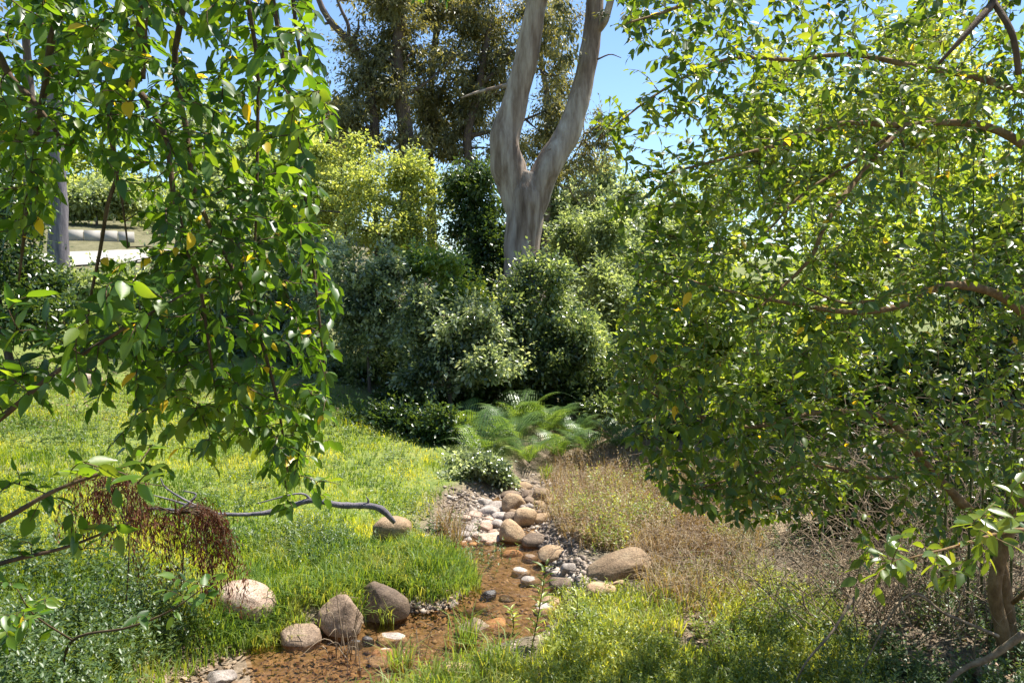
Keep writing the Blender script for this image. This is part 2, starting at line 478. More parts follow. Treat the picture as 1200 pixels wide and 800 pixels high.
for ch, src in (('Red', lawnc), ('Blue', dryc), ('Green', bedc)):
    mx = node(nt, 'ShaderNodeMix', data_type='RGBA')
    nt.links.new(sep.outputs[ch], mx.inputs[0]); nt.links.new(cur, mx.inputs[6]); nt.links.new(src.outputs[0], mx.inputs[7])
    cur = mx.outputs[2]
bz = node(nt, 'ShaderNodeTexNoise', i_Scale=22.0, i_Detail=7.0)
nt.links.new(geo.outputs['Position'], bz.inputs['Vector'])
bp = node(nt, 'ShaderNodeBump', i_Strength=.6, i_Distance=.05)
nt.links.new(bz.outputs[0], bp.inputs['Height'])
pb = node(nt, 'ShaderNodeBsdfPrincipled', i_Roughness=.9)
nt.links.new(cur, pb.inputs['Base Color']); nt.links.new(bp.outputs[0], pb.inputs['Normal'])
nt.links.new(pb.outputs[0], out.inputs[0])
M['ground'] = m
o = obj('ground', me, 'ground', smooth=True); o['kind'] = 'structure'
tag(o, 'grassy creek bank of soil, lawn and gravel sloping to the water')

m, nt, out = new_mat('shallow_brown_water')
geo = node(nt, 'ShaderNodeNewGeometry')
wz = node(nt, 'ShaderNodeTexNoise', i_Scale=7.0, i_Detail=5.0, i_Distortion=1.2)
mp = node(nt, 'ShaderNodeMapping'); mp.inputs['Scale'].default_value = (1, .55, 1)
nt.links.new(geo.outputs['Position'], mp.inputs[0]); nt.links.new(mp.outputs[0], wz.inputs['Vector'])
bp = node(nt, 'ShaderNodeBump', i_Strength=.9, i_Distance=.05)
nt.links.new(wz.outputs[0], bp.inputs['Height'])
tr = node(nt, 'ShaderNodeBsdfTransparent'); tr.inputs[0].default_value = (.80, .67, .50, 1)
gl = node(nt, 'ShaderNodeBsdfGlossy', i_Roughness=.06); nt.links.new(bp.outputs[0], gl.inputs['Normal'])
fs = node(nt, 'ShaderNodeFresnel', i_IOR=1.33); nt.links.new(bp.outputs[0], fs.inputs['Normal'])
mx = node(nt, 'ShaderNodeMixShader')
nt.links.new(fs.outputs[0], mx.inputs[0]); nt.links.new(tr.outputs[0], mx.inputs[1]); nt.links.new(gl.outputs[0], mx.inputs[2])
nt.links.new(mx.outputs[0], out.inputs[0])
M['water'] = m
cp = smooth_path(np.concatenate([CREEK, np.zeros((len(CREEK), 1))], 1), 90)
tt = norm(np.gradient(cp, axis=0)); sd = np.stack([-tt[:, 1], tt[:, 0], np.zeros(90)], -1)
hwp = np.interp(np.linspace(0, len(HALF) - 1, 90), np.arange(len(HALF)), HALF)[:, None] + .15
zc = -.055 + .0 * cp[:, 1:2]
wl = cp + sd * hwp; wr = cp - sd * hwp
V = np.stack([wl, cp, wr], 1).reshape(-1, 3); V[:, 2] = -.115 + .012 * np.clip(V[:, 1] - 11.8, 0, 9)
i = np.arange(89)[:, None] * 3 + np.arange(2)[None]
Q = np.stack([i, i + 1, i + 4, i + 3], -1).reshape(-1, 4)
o = obj('creek_water', mesh_np('creek_water', V, [Q]), 'water', smooth=True)
tag(o, 'shallow brown creek water running between the stones', kind='structure')

# pale driveway and its low wall, high on the left bank
rng = np.random.default_rng(5)
dA, dB = G(62, 306), G(196, 300)
path = smooth_path([dA + (dA - dB) * .6, dA, dB, dB + (dB - dA) * .3], 24)
tt = norm(np.gradient(path, axis=0)); sd = np.stack([-tt[:, 1], tt[:, 0], np.zeros(24)], -1)
V = np.concatenate([path + sd * w for w in (-.7, -.25, .25, .7)])
V[:, 2] = gz(V[:, 0], V[:, 1]) + .05
i = np.arange(3)[:, None] * 24 + np.arange(23)[None]
o = obj('driveway', mesh_np('driveway', V, [np.stack([i, i + 24, i + 25, i + 1], -1).reshape(-1, 4)[:, ::-1]]), 'concrete', smooth=True)
tag(o, 'pale concrete driveway crossing the upper left bank', kind='structure')

# ------------------------------------------------------------------ fast ground lookup for scattering
HX, HY = np.arange(-34, 34, .1), np.arange(1.5, 62, .1)
HM = gz(*np.meshgrid(HX, HY))
def hz(x, y):
    i = np.clip(((y - 1.5) / .1), 0, len(HY) - 1.001); j = np.clip((x + 34) / .1, 0, len(HX) - 1.001)
    i0, j0 = i.astype(int), j.astype(int)
    a, b = i - i0, j - j0
    return (HM[i0, j0] * (1 - a) * (1 - b) + HM[i0 + 1, j0] * a * (1 - b) + HM[i0, j0 + 1] * (1 - a) * b + HM[i0 + 1, j0 + 1] * a * b)
def ground_pts(px, py):
    a, b = (px - 600) / F, (400 - py) / F
    dx, dz = a / (ca + b * sa), (b * ca - sa) / (ca + b * sa)
    Y = np.full(len(px), np.nan)
    for y in np.arange(4, 34, .12):
        hit = np.isnan(Y) & (CAM_Z + dz * y < hz(dx * y, np.full(len(px), y)))
        g1 = CAM_Z + dz[hit] * y - hz(dx[hit] * y, np.full(hit.sum(), y)); y0_ = y - .12
        g0 = CAM_Z + dz[hit] * y0_ - hz(dx[hit] * y0_, np.full(hit.sum(), y0_))
        Y[hit] = y0_ + .12 * np.clip(g0 / np.maximum(g0 - g1, 1e-6), 0, 1)
    Y = np.where(np.isnan(Y), 34, Y)
    x = dx * Y
    return np.stack([x, Y, hz(x, Y)], -1)
def scatter(rng, poly, n, soft=7.0):
    poly = np.array(poly, float)
    lo, hi = poly.min(0), poly.max(0)
    px = rng.uniform(lo[0], hi[0], n * 3); py = rng.uniform(lo[1], hi[1], n * 3)
    k = in_poly(px, py, poly)
    px, py = px[k][:n], py[k][:n]
    e = rng.normal(size=(2, len(px))) * soft
    return ground_pts(px + e[0] * 1.3, py + e[1] * .7)

# ------------------------------------------------------------------ stones
import bmesh
def ico(sub):
    bm = bmesh.new(); bmesh.ops.create_icosphere(bm, subdivisions=sub, radius=1.0)
    V = np.array([v.co[:] for v in bm.verts]); T = np.array([[v.index for v in f.verts] for f in bm.faces])
    bm.free()
    return V, T
ICO = {k: ico(k) for k in (2, 3, 4)}
def rock_mesh(seed, sub, dims, cuts=5, rough=1.0):
    V, T = ICO[sub]
    r = np.random.default_rng(seed)
    v = np.sign(V) * np.abs(V) ** .82
    for _ in range(cuts):
        n = norm(r.normal(size=3)); off = r.uniform(.58, .9)
        ex = np.maximum(0, v @ n - off)
        v = v - ex[:, None] * n * .8
    o = r.uniform(-50, 50, 3)
    v = v * (1 + .20 * rough * fbm(v * 1.0 + o, 3)[:, None] + .05 * rough * fbm(v * 4 + o, 3)[:, None])
    v = v / np.abs(v).max(0)
    v = v * np.array(dims) / 2
    return v, T
STONE_N = [0]
def stone(px, py, w, h, mat, label, group=None, name='stone', cat='stone', roll=0.0, deep=.85, cuts=8, sub=None, sink=0.0):
    STONE_N[0] += 1
    p = G(px, py + h * .45)
    dep0 = pix(p[None])[2][0]
    w, h = (w * 1.12, h * 1.12) if w < 30 else (w, h)
    wm = w * dep0 / F
    Y = p[1] + wm * deep * .35
    c = P(px, py, Y)
    dep = pix(c[None])[2][0]
    wm = w * dep / F
    app = h * dep / F
    sn = min(.8, (CAM_Z - c[2]) / Y)
    hm = math.sqrt(max(app * app - (deep * wm * sn) ** 2, (.42 * wm) ** 2)) * 1.05
    g = float(gz(c[0], c[1]))
    bot = min(c[2] - hm * .5, g - .06 - sink)
    top = c[2] + hm * .5
    v, T = rock_mesh(STONE_N[0] * 7 + 1, sub or (2 if w < 15 else 3 if w < 34 else 4), (wm, wm * deep, top - bot), cuts)
    if roll:
        a = math.radians(roll); q = v.copy()
        q[:, 0] = v[:, 0] * math.cos(a) + v[:, 2] * math.sin(a); q[:, 2] = -v[:, 0] * math.sin(a) + v[:, 2] * math.cos(a)
        v = q
    o = obj(name, mesh_np(name, v, [T]), mat, smooth=True)
    o.location = (c[0], c[1], (top + bot) / 2)
    return tag(o, label, cat, group)
B = 'boulder'
stone(290, 706, 70, 56, 'st_pale', 'large pale pink rounded boulder half sunk in the left bank grass', name=B, cat=B, cuts=3, roll=12)
stone(450, 708, 62, 56, 'st_brown', 'big blocky brown boulder at the left edge of the pool', name=B, cat=B, cuts=4)
stone(399, 726, 54, 60, 'st_brown', 'dark brown boulder under the arching dead stalks', name=B, cat=B)
stone(352, 747, 50, 36, 'st_brown', 'smooth brown boulder between the pale boulder and the dead stalks', name=B, cat=B, cuts=2)
stone(392, 701, 42, 22, 'st_tan', 'low tan boulder in grass behind the dark brown boulder', name=B, cat=B)
stone(459, 620, 46, 32, 'st_tan', 'tan boulder with the broken end of a fallen branch on it', name=B, cat=B, cuts=3)
stone(727, 666, 84, 30, 'st_tan', 'long arched tan boulder on the right bank', name=B, cat=B, cuts=3, roll=-20, deep=.5)
stone(704, 690, 36, 20, 'st_tan', 'round tan boulder just below the long arched boulder', name=B, cat=B, cuts=2)
stone(649, 649, 38, 21, 'st_tan', 'flat topped oval tan boulder at the right edge of the water', name=B, cat=B, cuts=3)
stone(556, 736, 46, 28, 'st_brown', 'speckled brown boulder standing in the middle of the pool', name=B, cat=B)
stone(540, 785, 46, 24, 'st_tan', 'tan boulder below the pool ringed by long grass', name=B, cat=B)
stone(258, 794, 38, 22, 'st_grey', 'grey boulder among litter below the pale pink boulder', name=B, cat=B)
stone(1152, 786, 34, 32, 'st_pale', 'pale pink boulder at the foot of the leaning tan trunk', name=B, cat=B)
stone(787, 650, 30, 16, 'st_grey', 'grey boulder beyond the end of the long arched boulder', name=B, cat=B)
stone(601, 625, 29, 29, 'st_tan', 'upright tan boulder with water pooling against its foot', name=B, cat=B)
stone(626, 634, 27, 22, 'st_brown', 'brown boulder wedged beside the upright tan boulder', name=B, cat=B)
stone(615, 607, 27, 23, 'st_tan', 'rounded tan boulder above the upright tan boulder', name=B, cat=B)
stone(601, 590, 25, 22, 'st_tan', 'square tan boulder at the head of the stone bed', name=B, cat=B)
stone(633, 579, 20, 17, 'st_tan', 'smooth egg shaped tan boulder at the top of the stone bed', name=B, cat=B)
stone(660, 684, 38, 20, 'st_brown', 'flat slab of brown stone right of the narrow channel', name=B, cat=B)
stone(79, 445, 20, 14, 'st_grey', 'grey stone on the lawn under the weeping branches', name=B, cat=B)
stone(104, 447, 26, 18, 'st_pale', 'pale cracked stone on the lawn under the weeping branches', name=B, cat=B)
stone(471, 645, 18, 11, 'st_grey', 'small grey stone in grass below the branch boulder')
stone(281, 667, 14, 9, 'st_tan', 'small tan stone in grass behind the pale pink boulder')
stone(571, 632, 36, 13, 'st_pale', 'long flat pale stone damming the upper pool')
stone(601, 649, 24, 8, 'st_pale', 'thin pale slab at the water edge below the upright boulder')
stone(622, 655, 19, 11, 'st_brown', 'pinkish brown stone beside the oval boulder')
stone(611, 671, 21, 13, 'st_grey', 'round grey stone breaking the water in the narrow channel')
stone(623, 681, 24, 14, 'st_grey', 'grey stone touching the flat brown slab')
stone(666, 667, 22, 15, 'st_grey', 'grey stone between the oval boulder and the flat slab')
stone(645, 706, 28, 16, 'st_tan', 'tan stone among weeds right of the channel')
stone(637, 715, 32, 15, 'st_grey', 'weathered grey stone in front of the tan stone among weeds')
stone(459, 750, 38, 20, 'st_grey', 'wedge of grey stone jutting into the lower pool')
stone(450, 765, 30, 16, 'st_pale', 'pale stone at the near edge of the lower pool')
stone(441, 777, 24, 14, 'st_grey', 'grey slanted stone in front of the pale pool stone')
stone(579, 732, 26, 12, 'st_pale', 'flat pale stone against the speckled pool boulder')
stone(572, 698, 18, 15, 'st_dark', 'wet black stone at the pool inlet')
stone(594, 702, 18, 8, 'st_dark', 'flat dark stone just above the water at the inlet')
stone(563, 713, 19, 15, 'st_brown', 'brown stone on the gravel spit')
stone(550, 718, 15, 11, 'st_brown', 'slanted brown stone on the gravel spit')
stone(418, 756, 20, 14, 'st_dark', 'wet dark stone below the blocky boulder')
stone(431, 752, 14, 14, 'st_dark', 'small dark stone below the blocky boulder')
stone(725, 684, 16, 10, 'st_tan', 'small tan stone under the arched boulder')
stone(668, 611, 22, 13, 'st_tan', 'tan stone in dry weeds right of the stone bed')
stone(682, 628, 20, 16, 'st_tan', 'orange tan stone deep in the dry grass')
stone(654, 530, 17, 7, 'st_pale', 'pale stone under the ferns upstream')
GR = 'stones of the creek bed'
for (px, py, w, h, mt) in [(616, 569, 18, 9, 'st_tan'), (618, 579, 14, 9, 'st_brown'), (620, 586, 12, 8, 'st_brown'), (647, 587, 17, 8, 'st_tan'), (644, 581, 13, 7, 'st_tan'),
                           (597, 581, 24, 9, 'st_brown'), (612, 595, 11, 8, 'st_grey'), (621, 593, 10, 8, 'st_grey'), (631, 591, 16, 9, 'st_tan'), (630, 608, 17, 13, 'st_tan'),
                           (598, 607, 17, 13, 'st_brown'), (643, 668, 10, 7, 'st_grey'), (640, 660, 12, 7, 'st_brown'), (652, 672, 12, 7, 'st_grey')]:
    stone(px, py, w, h, mt, 'warm brown stone packed in the dry upper stone bed', GR)
for (px, py, w, h, mt) in [(567, 588, 19, 9, 'st_grey'), (582, 591, 18, 9, 'st_grey'), (573, 599, 24, 9, 'st_grey'), (587, 604, 19, 9, 'st_grey'), (556, 602, 18, 8, 'st_pale'),
                           (545, 607, 13, 8, 'st_pale'), (583, 614, 17, 11, 'st_grey'), (568, 618, 17, 11, 'st_pale'), (552, 619, 14, 7, 'st_grey'), (544, 627, 19, 12, 'st_grey'),
                           (541, 637, 14, 7, 'st_pale'), (556, 611, 11, 6, 'st_grey'), (590, 617, 9, 6, 'st_grey'), (548, 632, 12, 7, 'st_grey'), (578, 623, 12, 6, 'st_pale')]:
    stone(px, py, w, h, mt, 'pale grey stone lying in the shallow upper creek', GR, deep=1.0)
rs = np.random.default_rng(19)
UP = [(540, 640), (548, 604), (575, 584), (605, 568), (650, 572), (655, 592), (640, 618), (600, 640)]
cnt = 0
while cnt < 46:
    px, py = rs.uniform(535, 660), rs.uniform(565, 642)
    if not in_poly(np.array([px]), np.array([py]), UP)[0]: continue
    cnt += 1
    w_ = rs.uniform(6, 14)
    if px < 594: stone(px, py, w_, w_ * .6, ['st_grey', 'st_pale'][cnt % 2], 'pale grey stone lying in the shallow upper creek', GR, deep=1.0)
    else: stone(px, py, w_, w_ * .65, ['st_tan', 'st_brown'][cnt % 2], 'warm brown stone packed in the dry upper stone bed', GR)
# gravel and pebbles
rng = np.random.default_rng(21)
bag = Bag()
Vi, Ti = ICO[2]
Vs, Ts = np.array([[1, 0, 0], [-1, 0, 0], [0, 1, 0], [0, -1, 0], [0, 0, 1], [0, 0, -1]], float), np.array([[0, 2, 4], [2, 1, 4], [1, 3, 4], [3, 0, 4], [2, 0, 5], [1, 2, 5], [3, 1, 5], [0, 3, 5]])
pts = np.concatenate([scatter(rng, [(400, 790), (470, 690), (560, 690), (540, 600), (600, 560), (670, 560), (690, 700), (620, 780)], 9000), scatter(rng, [(510, 640), (520, 580), (570, 570), (560, 640)], 1500), scatter(rng, [(640, 690), (640, 610), (700, 650), (700, 690)], 1500), scatter(rng, [(490, 740), (490, 690), (560, 690), (580, 725)], 900)])
d, hw = creek_d(pts[:, 0], pts[:, 1])
pts = pts[(d < hw + .75 * rng.random(len(pts)) ** 1.5 + .05) & ((pts[:, 2] > -.125) | (rng.random(len(pts)) < .12))]
n = len(pts)
s = .012 + .05 * rng.random(n) ** 3
sc = s[:, None, None] * rng.uniform(.6, 1.3, (n, 1, 3)) * np.array([1, 1, .6])
V = pts[:, None] + Vs[None] * sc * (1 + .25 * rng.normal(size=(n, 6, 1)))
bag.add(V.reshape(-1, 3), (Ts[None] + (np.arange(n) * 6)[:, None, None]).reshape(-1, 3))
m, nt, out = new_mat('creek_pebble')
geo = node(nt, 'ShaderNodeNewGeometry')
r = ramp(nt, [(0, (.05, .038, .03)), (.35, (.15, .11, .08)), (.75, (.27, .21, .16)), (1, (.42, .36, .30))])
nt.links.new(geo.outputs['Random Per Island'], r.inputs[0])
pb = node(nt, 'ShaderNodeBsdfPrincipled', i_Roughness=.7); nt.links.new(r.outputs[0], pb.inputs['Base Color']); nt.links.new(pb.outputs[0], out.inputs[0])
M['pebble'] = m
tag(bag.build('gravel', 'pebble', kind='stuff'), 'loose gravel and pebbles along the creek bed')

# ------------------------------------------------------------------ crowns, shrubs, far trees
def lobe(px, py, rx, ry, Y, d=None):
    s = Y / F
    return P(px, py, Y), np.array([rx * s, (d if d else (rx + ry) * .45 * s), ry * s])
def crown(rng, bag, lobes, n_clump, per, L, tpl=LEAF4, clump_r=.35, droop=.3, shell=.75, up=.6, zmin=None):
    n_clump, per, L = int(n_clump * 1.4), per * .95, L * 1.04 * (1.35 if tpl is LEAF4 else 1.35)
    sub = []
    for c, r in lobes:
        sub.append((c, r * .72))
        for _ in range(7):
            u = norm(rng.normal(size=3)); f = rng.uniform(.25, .5)
            sub.append((c + u * r * (1.12 - f * .55) * rng.uniform(.75, 1.1), r * f * rng.uniform(.7, 1.3, 3)))
    lobes = sub
    wts = np.array([r[0] * r[2] for _, r in lobes]); wts = wts / wts.sum()
    so_ = rng.uniform(-40, 40, 3); big = max(r.max() for _, r in lobes)
    kx = rng.choice(len(lobes), n_clump * 3, p=wts)
    LC, LR = np.array([c for c, _ in lobes])[kx], np.array([r for _, r in lobes])[kx]
    outs = norm(rng.normal(size=(len(kx), 3)))
    f = (1 - shell * rng.random(len(kx)) ** 1.4) * (1 + .25 * rng.normal(size=len(kx)))
    cs = LC + outs * LR * f[:, None]
    ok = np.flatnonzero(fbm(cs * 2.6 / big + so_, 3) > -.04)[:n_clump]
    cs, outs = cs[ok], outs[ok]
    n_clump = len(cs)
    # leading shoots that break the outline
    m_ = n_clump // 2
    kk = rng.integers(0, n_clump, m_)
    ln = clump_r * rng.uniform(1.2, 5.5, m_) * rng.uniform(.4, 1, m_)
    sd_ = norm(outs[kk] + rng.normal(size=(m_, 3)) * .3 + np.array([0, 0, .5]))
    tt_ = np.linspace(.2, 1, 10)
    sp_ = cs[kk][:, None] + sd_[:, None] * (ln[:, None] * tt_[None])[..., None]
    sdv = sd_[:, None] * .6 + rng.normal(size=(m_, 10, 3)) * .7
    snn = rng.normal(size=(m_, 10, 3)) * .5; snn[..., 2] += .6
    put_leaves(bag, tpl, sp_.reshape(-1, 3), sdv.reshape(-1, 3), snn.reshape(-1, 3), (L * rng.uniform(.6, 1.1, (m_, 10))).ravel(), 1.15 if tpl is LEAF4 else 1.5)
    k = rng.poisson(per, n_clump) + 2
    idx = np.repeat(np.arange(n_clump), k)
    N = len(idx)
    cr = clump_r * rng.uniform(.3, .95, n_clump)[idx]
    off = rng.normal(size=(N, 3)) * np.array([1, 1, .7]) * cr[:, None]
    pos = cs[idx] + off
    d = outs[idx] * .5 + rng.normal(size=(N, 3)) * .6 + off / (cr[:, None] + 1e-6) * .35
    d[:, 2] -= droop
    nn = rng.normal(size=(N, 3)) * .55; nn[:, 2] += up * 1.5
    if zmin is not None:
        zm = zmin if np.isscalar(zmin) else zmin
        g = hz(pos[:, 0], pos[:, 1])
        pos[:, 2] = np.maximum(pos[:, 2], g + .04)
    put_leaves(bag, tpl, pos, d, nn, L * rng.uniform(.55, 1.3, N), 1.15 if tpl is LEAF4 else 1.5)
    return cs
def shrub(name, label, cat, lobes, mat, n_clump, per, L, base=None, trunk_px=None, trunk_r=.05, bark='bark_rough', tpl=LEAF4, clump_r=.3,
          droop=.3, shell=.75, up=.6, seed=1, group=None, top=None, ground=True, limbs=()):
    rng = np.random.default_rng(seed)
    c0 = np.mean([c for c, _ in lobes], 0)
    if base is None:
        base = np.array([c0[0], c0[1], 0])
    base = np.array(base, float); base[2] = float(gz(base[0], base[1]))
    t = thing(name, tuple(base), label, cat, group)
    b = Bag()
    cs = crown(rng, b, lobes, n_clump, per, L, tpl, clump_r, droop, shell, up, 0.0 if ground else None)
    b.build('crown', mat, t, 'stuff')
    # trunk
    b = Bag()
    if trunk_px is None:
        tp = smooth_path([base - [0, 0, .15], base * .5 + c0 * .5 + rng.normal(size=3) * .08, c0], 10)
    else:
        tp = smooth_path([base - [0, 0, .15]] + [P(*q) for q in trunk_px], 22)
    tube(b, tp, np.linspace(trunk_r * 1.25, trunk_r * .45, len(tp)), 9 if trunk_r > .1 else 6, .16, seed)
    b.build('trunk', bark, t, None, True)
    nodes = tp[len(tp) // 3:]
    for pts, r0, r1 in limbs:
        lp = smooth_path([P(*q) for q in pts], 14)
        b = Bag(); tube(b, lp, np.linspace(r0, r1, 14), 7, .15, seed + 3); b.build('limb', bark, t, None, True)
        nodes = np.concatenate([nodes, lp])
    b = Bag()
    sel = rng.permutation(len(cs))[:min(len(cs), 90)]
    sel = sel[np.argsort([np.min(np.linalg.norm(nodes - cs[k], axis=1)) for k in sel])]
    for k in sel:
        dd = np.linalg.norm(nodes - cs[k], axis=1) + .6 * np.maximum(0, nodes[:, 2] - cs[k][2])
        a = nodes[np.argmin(dd)]
        mid = (a + cs[k]) / 2 + rng.normal(size=3) * np.linalg.norm(a - cs[k]) * .1
        pp = smooth_path([a, mid, cs[k]], 6)
        tube(b, pp, np.linspace(trunk_r * .3, trunk_r * .08, 6) + .003, 3)
        nodes = np.concatenate([nodes, pp[2:]])
    b.build('branchwork', bark, t, 'stuff')
    return t

# the big forked gum
GY = 24.0
gb = P(614, 430, GY); gb[2] = float(gz(gb[0], gb[1]))
t = thing('gum_tree', tuple(gb), 'tall old forked gum tree with smooth grey and brown bark', 'tree')
px2m = GY / F
def limb_obj(name, pts, rads, sides, lump, mat, parent, n=40, seed=1.0):
    pp = smooth_path([q if len(q) == 3 and isinstance(q, np.ndarray) else P(*q) for q in pts], n)
    rr = np.interp(np.linspace(0, 1, n), np.linspace(0, 1, len(rads)), rads)
    b = Bag(); tube(b, pp, rr, sides, lump, seed)
    b.build(name, mat, parent, None, True)
    return pp
k = px2m
limb_obj('trunk', [gb - [0, 0, .3], (615, 380, GY), (613, 300, GY), (613, 255, GY), (616, 225, GY), (622, 203, GY)],
         [34 * k, 26 * k, 22.5 * k, 22 * k, 23 * k, 15 * k], 28, .26, 'bark_gum', t, 40, 2.0)
l1 = limb_obj('limb', [(612, 262, GY), (606, 232, GY), (597, 200, GY), (591, 170, GY), (597, 143, GY), (608, 105, GY), (619, 60, GY), (628, 8, GY), (645, -60, GY - .3), (640, -160, GY - .5), (660, -260, GY)],
              [15 * k, 18 * k, 20 * k, 18 * k, 16.5 * k, 14 * k, 14 * k, 12 * k, 9 * k, 6 * k, 3 * k], 24, .20, 'bark_gum', t, 60, 3.0)
l2 = limb_obj('limb', [(618, 258, GY), (630, 222, GY), (645, 190, GY), (662, 162, GY + .1), (678, 118, GY + .2), (690, 65, GY + .3), (697, 5, GY + .4), (700, -80, GY + .4), (720, -180, GY)],
              [15 * k, 17 * k, 16 * k, 15 * k, 13 * k, 11.5 * k, 10 * k, 7 * k, 3 * k], 24, .20, 'bark_gum', t, 50, 5.0)
l3 = limb_obj('limb', [(628, 12, GY), (618, -10, GY), (607, -50, GY - .4), (590, -130, GY)], [8 * k, 7 * k, 6 * k, 3 * k], 14, .15, 'bark_gum', t, 24, 6.0)
l4 = limb_obj('limb', [(694, 42, GY + .3), (708, 25, GY + .2), (716, 0, GY), (735, -60, GY)], [5 * k, 5 * k, 4 * k, 2 * k], 10, .15, 'bark_gum', t, 20, 7.0)
limb_obj('dead_twig', [(596, 100, GY), (585, 102, GY), (560, 108, GY - .1), (540, 115, GY - .2)], [3 * k, 2.2 * k, 1.6 * k, .8 * k], 6, .1, 'bark_gum', t, 14)
limb_obj('dead_twig', [(700, 70, GY), (715, 64, GY), (728, 68, GY)], [1.2 * k, .8 * k, .4 * k], 5, .1, 'bark_rough', t, 8)
limb_obj('broken_stub', [(650, 190, GY), (646, 180, GY - .2), (644, 174, GY - .3)], [6 * k, 4.5 * k, 2.5 * k], 10, .4, 'bark_gum_base', t, 8)
rng = np.random.default_rng(31)
b = Bag()
cs = crown(rng, b, [lobe(620, -150, 130, 90, GY), lobe(720, -180, 110, 90, GY), lobe(560, -200, 80, 70, GY), lobe(660, -290, 120, 70, GY)], 260, 26, .22, SLIM4, .5, .8, .8)
crown(rng, b, [lobe(655, 15, 14, 30, GY - .4, .4), lobe(735, 10, 26, 30, GY - .3, .6), lobe(664, 60, 10, 26, GY - .2, .3)], 18, 20, .16, SLIM4, .22, 1.0, .9)
b.build('crown', 'gum', t, 'stuff')
b = Bag()
nodes = np.concatenate([l1[35:], l2[35:], l3[10:], l4[8:]])
for c in cs[:120]:
    a = nodes[np.argmin(np.linalg.norm(nodes - c, axis=1))]
    pp = smooth_path([a, (a + c) / 2 + rng.normal(size=3) * .25, c], 7); tube(b, pp, np.linspace(.05, .012, 7), 4); nodes = np.concatenate([nodes, pp[2:]])
b.build('branchwork', 'bark_gum', t, 'stuff')

# dark gums behind
GG = 'gum trees behind the thicket'
def at_px(px, Y): q = P(px, 330, Y); return q
shrub('gum_tree', 'dark gum tree with one bare limb reaching into the open sky', 'tree',
      [lobe(443, 105, 52, 55, 42), lobe(428, 62, 36, 40, 42), lobe(478, 50, 55, 55, 42.5), lobe(410, 125, 24, 36, 42), lobe(455, 0, 62, 38, 42), lobe(450, 160, 60, 40, 42)],
      'gum', 420, 32, .20, at_px(486, 42), [(484, 260, 42), (478, 180, 42), (470, 110, 42), (465, 60, 42), (472, 10, 42), (478, -50, 42)], .42, 'bark_rough', SLIM4, .42, .9, .8, .4, 41, GG, ground=False,
      limbs=[([(440, 170, 42), (436, 120, 42), (425, 72, 42), (402, 42, 41.8), (386, 24, 41.6), (374, 2, 41.5), (368, -25, 41.5)], .26, .12), ([(408, 48, 41.8), (408, 30, 41.8), (400, 12, 41.8), (392, -8, 41.8)], .12, .06), ([(388, 26, 41.6), (381, 28, 41.5), (379, 25, 41.5)], .08, .05)])
shrub('gum_tree', 'olive gum tree with slender dark trunk between the bare limbed gum and the forked gum', 'tree',
      [lobe(528, 62, 52, 55, 46), lobe(540, 120, 45, 45, 46), lobe(520, 5, 60, 40, 46), lobe(505, 130, 35, 40, 46), lobe(520, 175, 50, 35, 46)],
      'gum', 400, 32, .21, at_px(506, 46), [(506, 260, 46), (503, 160, 46), (506, 90, 46), (512, 20, 46), (508, -40, 46)], .26, 'bark_rough', SLIM4, .42, .9, .8, .4, 42, GG, ground=False)
shrub('gum_tree', 'drooping olive gum tree close behind the left limb of the forked gum', 'tree',
      [lobe(585, 60, 45, 60, 44), lobe(565, 125, 45, 50, 44), lobe(572, 0, 50, 36, 44), lobe(642, 50, 22, 55, 44), lobe(575, 180, 40, 35, 44), lobe(640, 130, 25, 40, 44)],
      'gum', 400, 32, .20, at_px(556, 44), [(556, 280, 44), (551, 200, 44), (548, 160, 44), (562, 100, 44), (575, 20, 44)], .3, 'bark_rough', SLIM4, .4, 1.0, .8, .4, 43, GG, ground=False,
      limbs=[([(562, 100, 44), (600, 70, 44), (640, 50, 44)], .14, .06), ([(548, 160, 44), (590, 150, 44), (640, 130, 44)], .14, .05)])
shrub('gum_tree', 'pale trunked thin gum tree seen through the fork of the big gum', 'tree',
      [lobe(655, 110, 22, 40, 48), lobe(640, 165, 36, 40, 48), lobe(690, 165, 20, 40, 48), lobe(650, 20, 30, 40, 48), lobe(655, 215, 50, 35, 48)],
      'gum', 260, 26, .19, at_px(640, 48), [(641, 260, 48), (643, 170, 48), (641, 110, 48), (634, 70, 48), (632, 0, 48)], .24, 'bark_gum', SLIM4, .36, 1.0, .8, .4, 44, GG, ground=False)
GF = 'far trees along the valley'
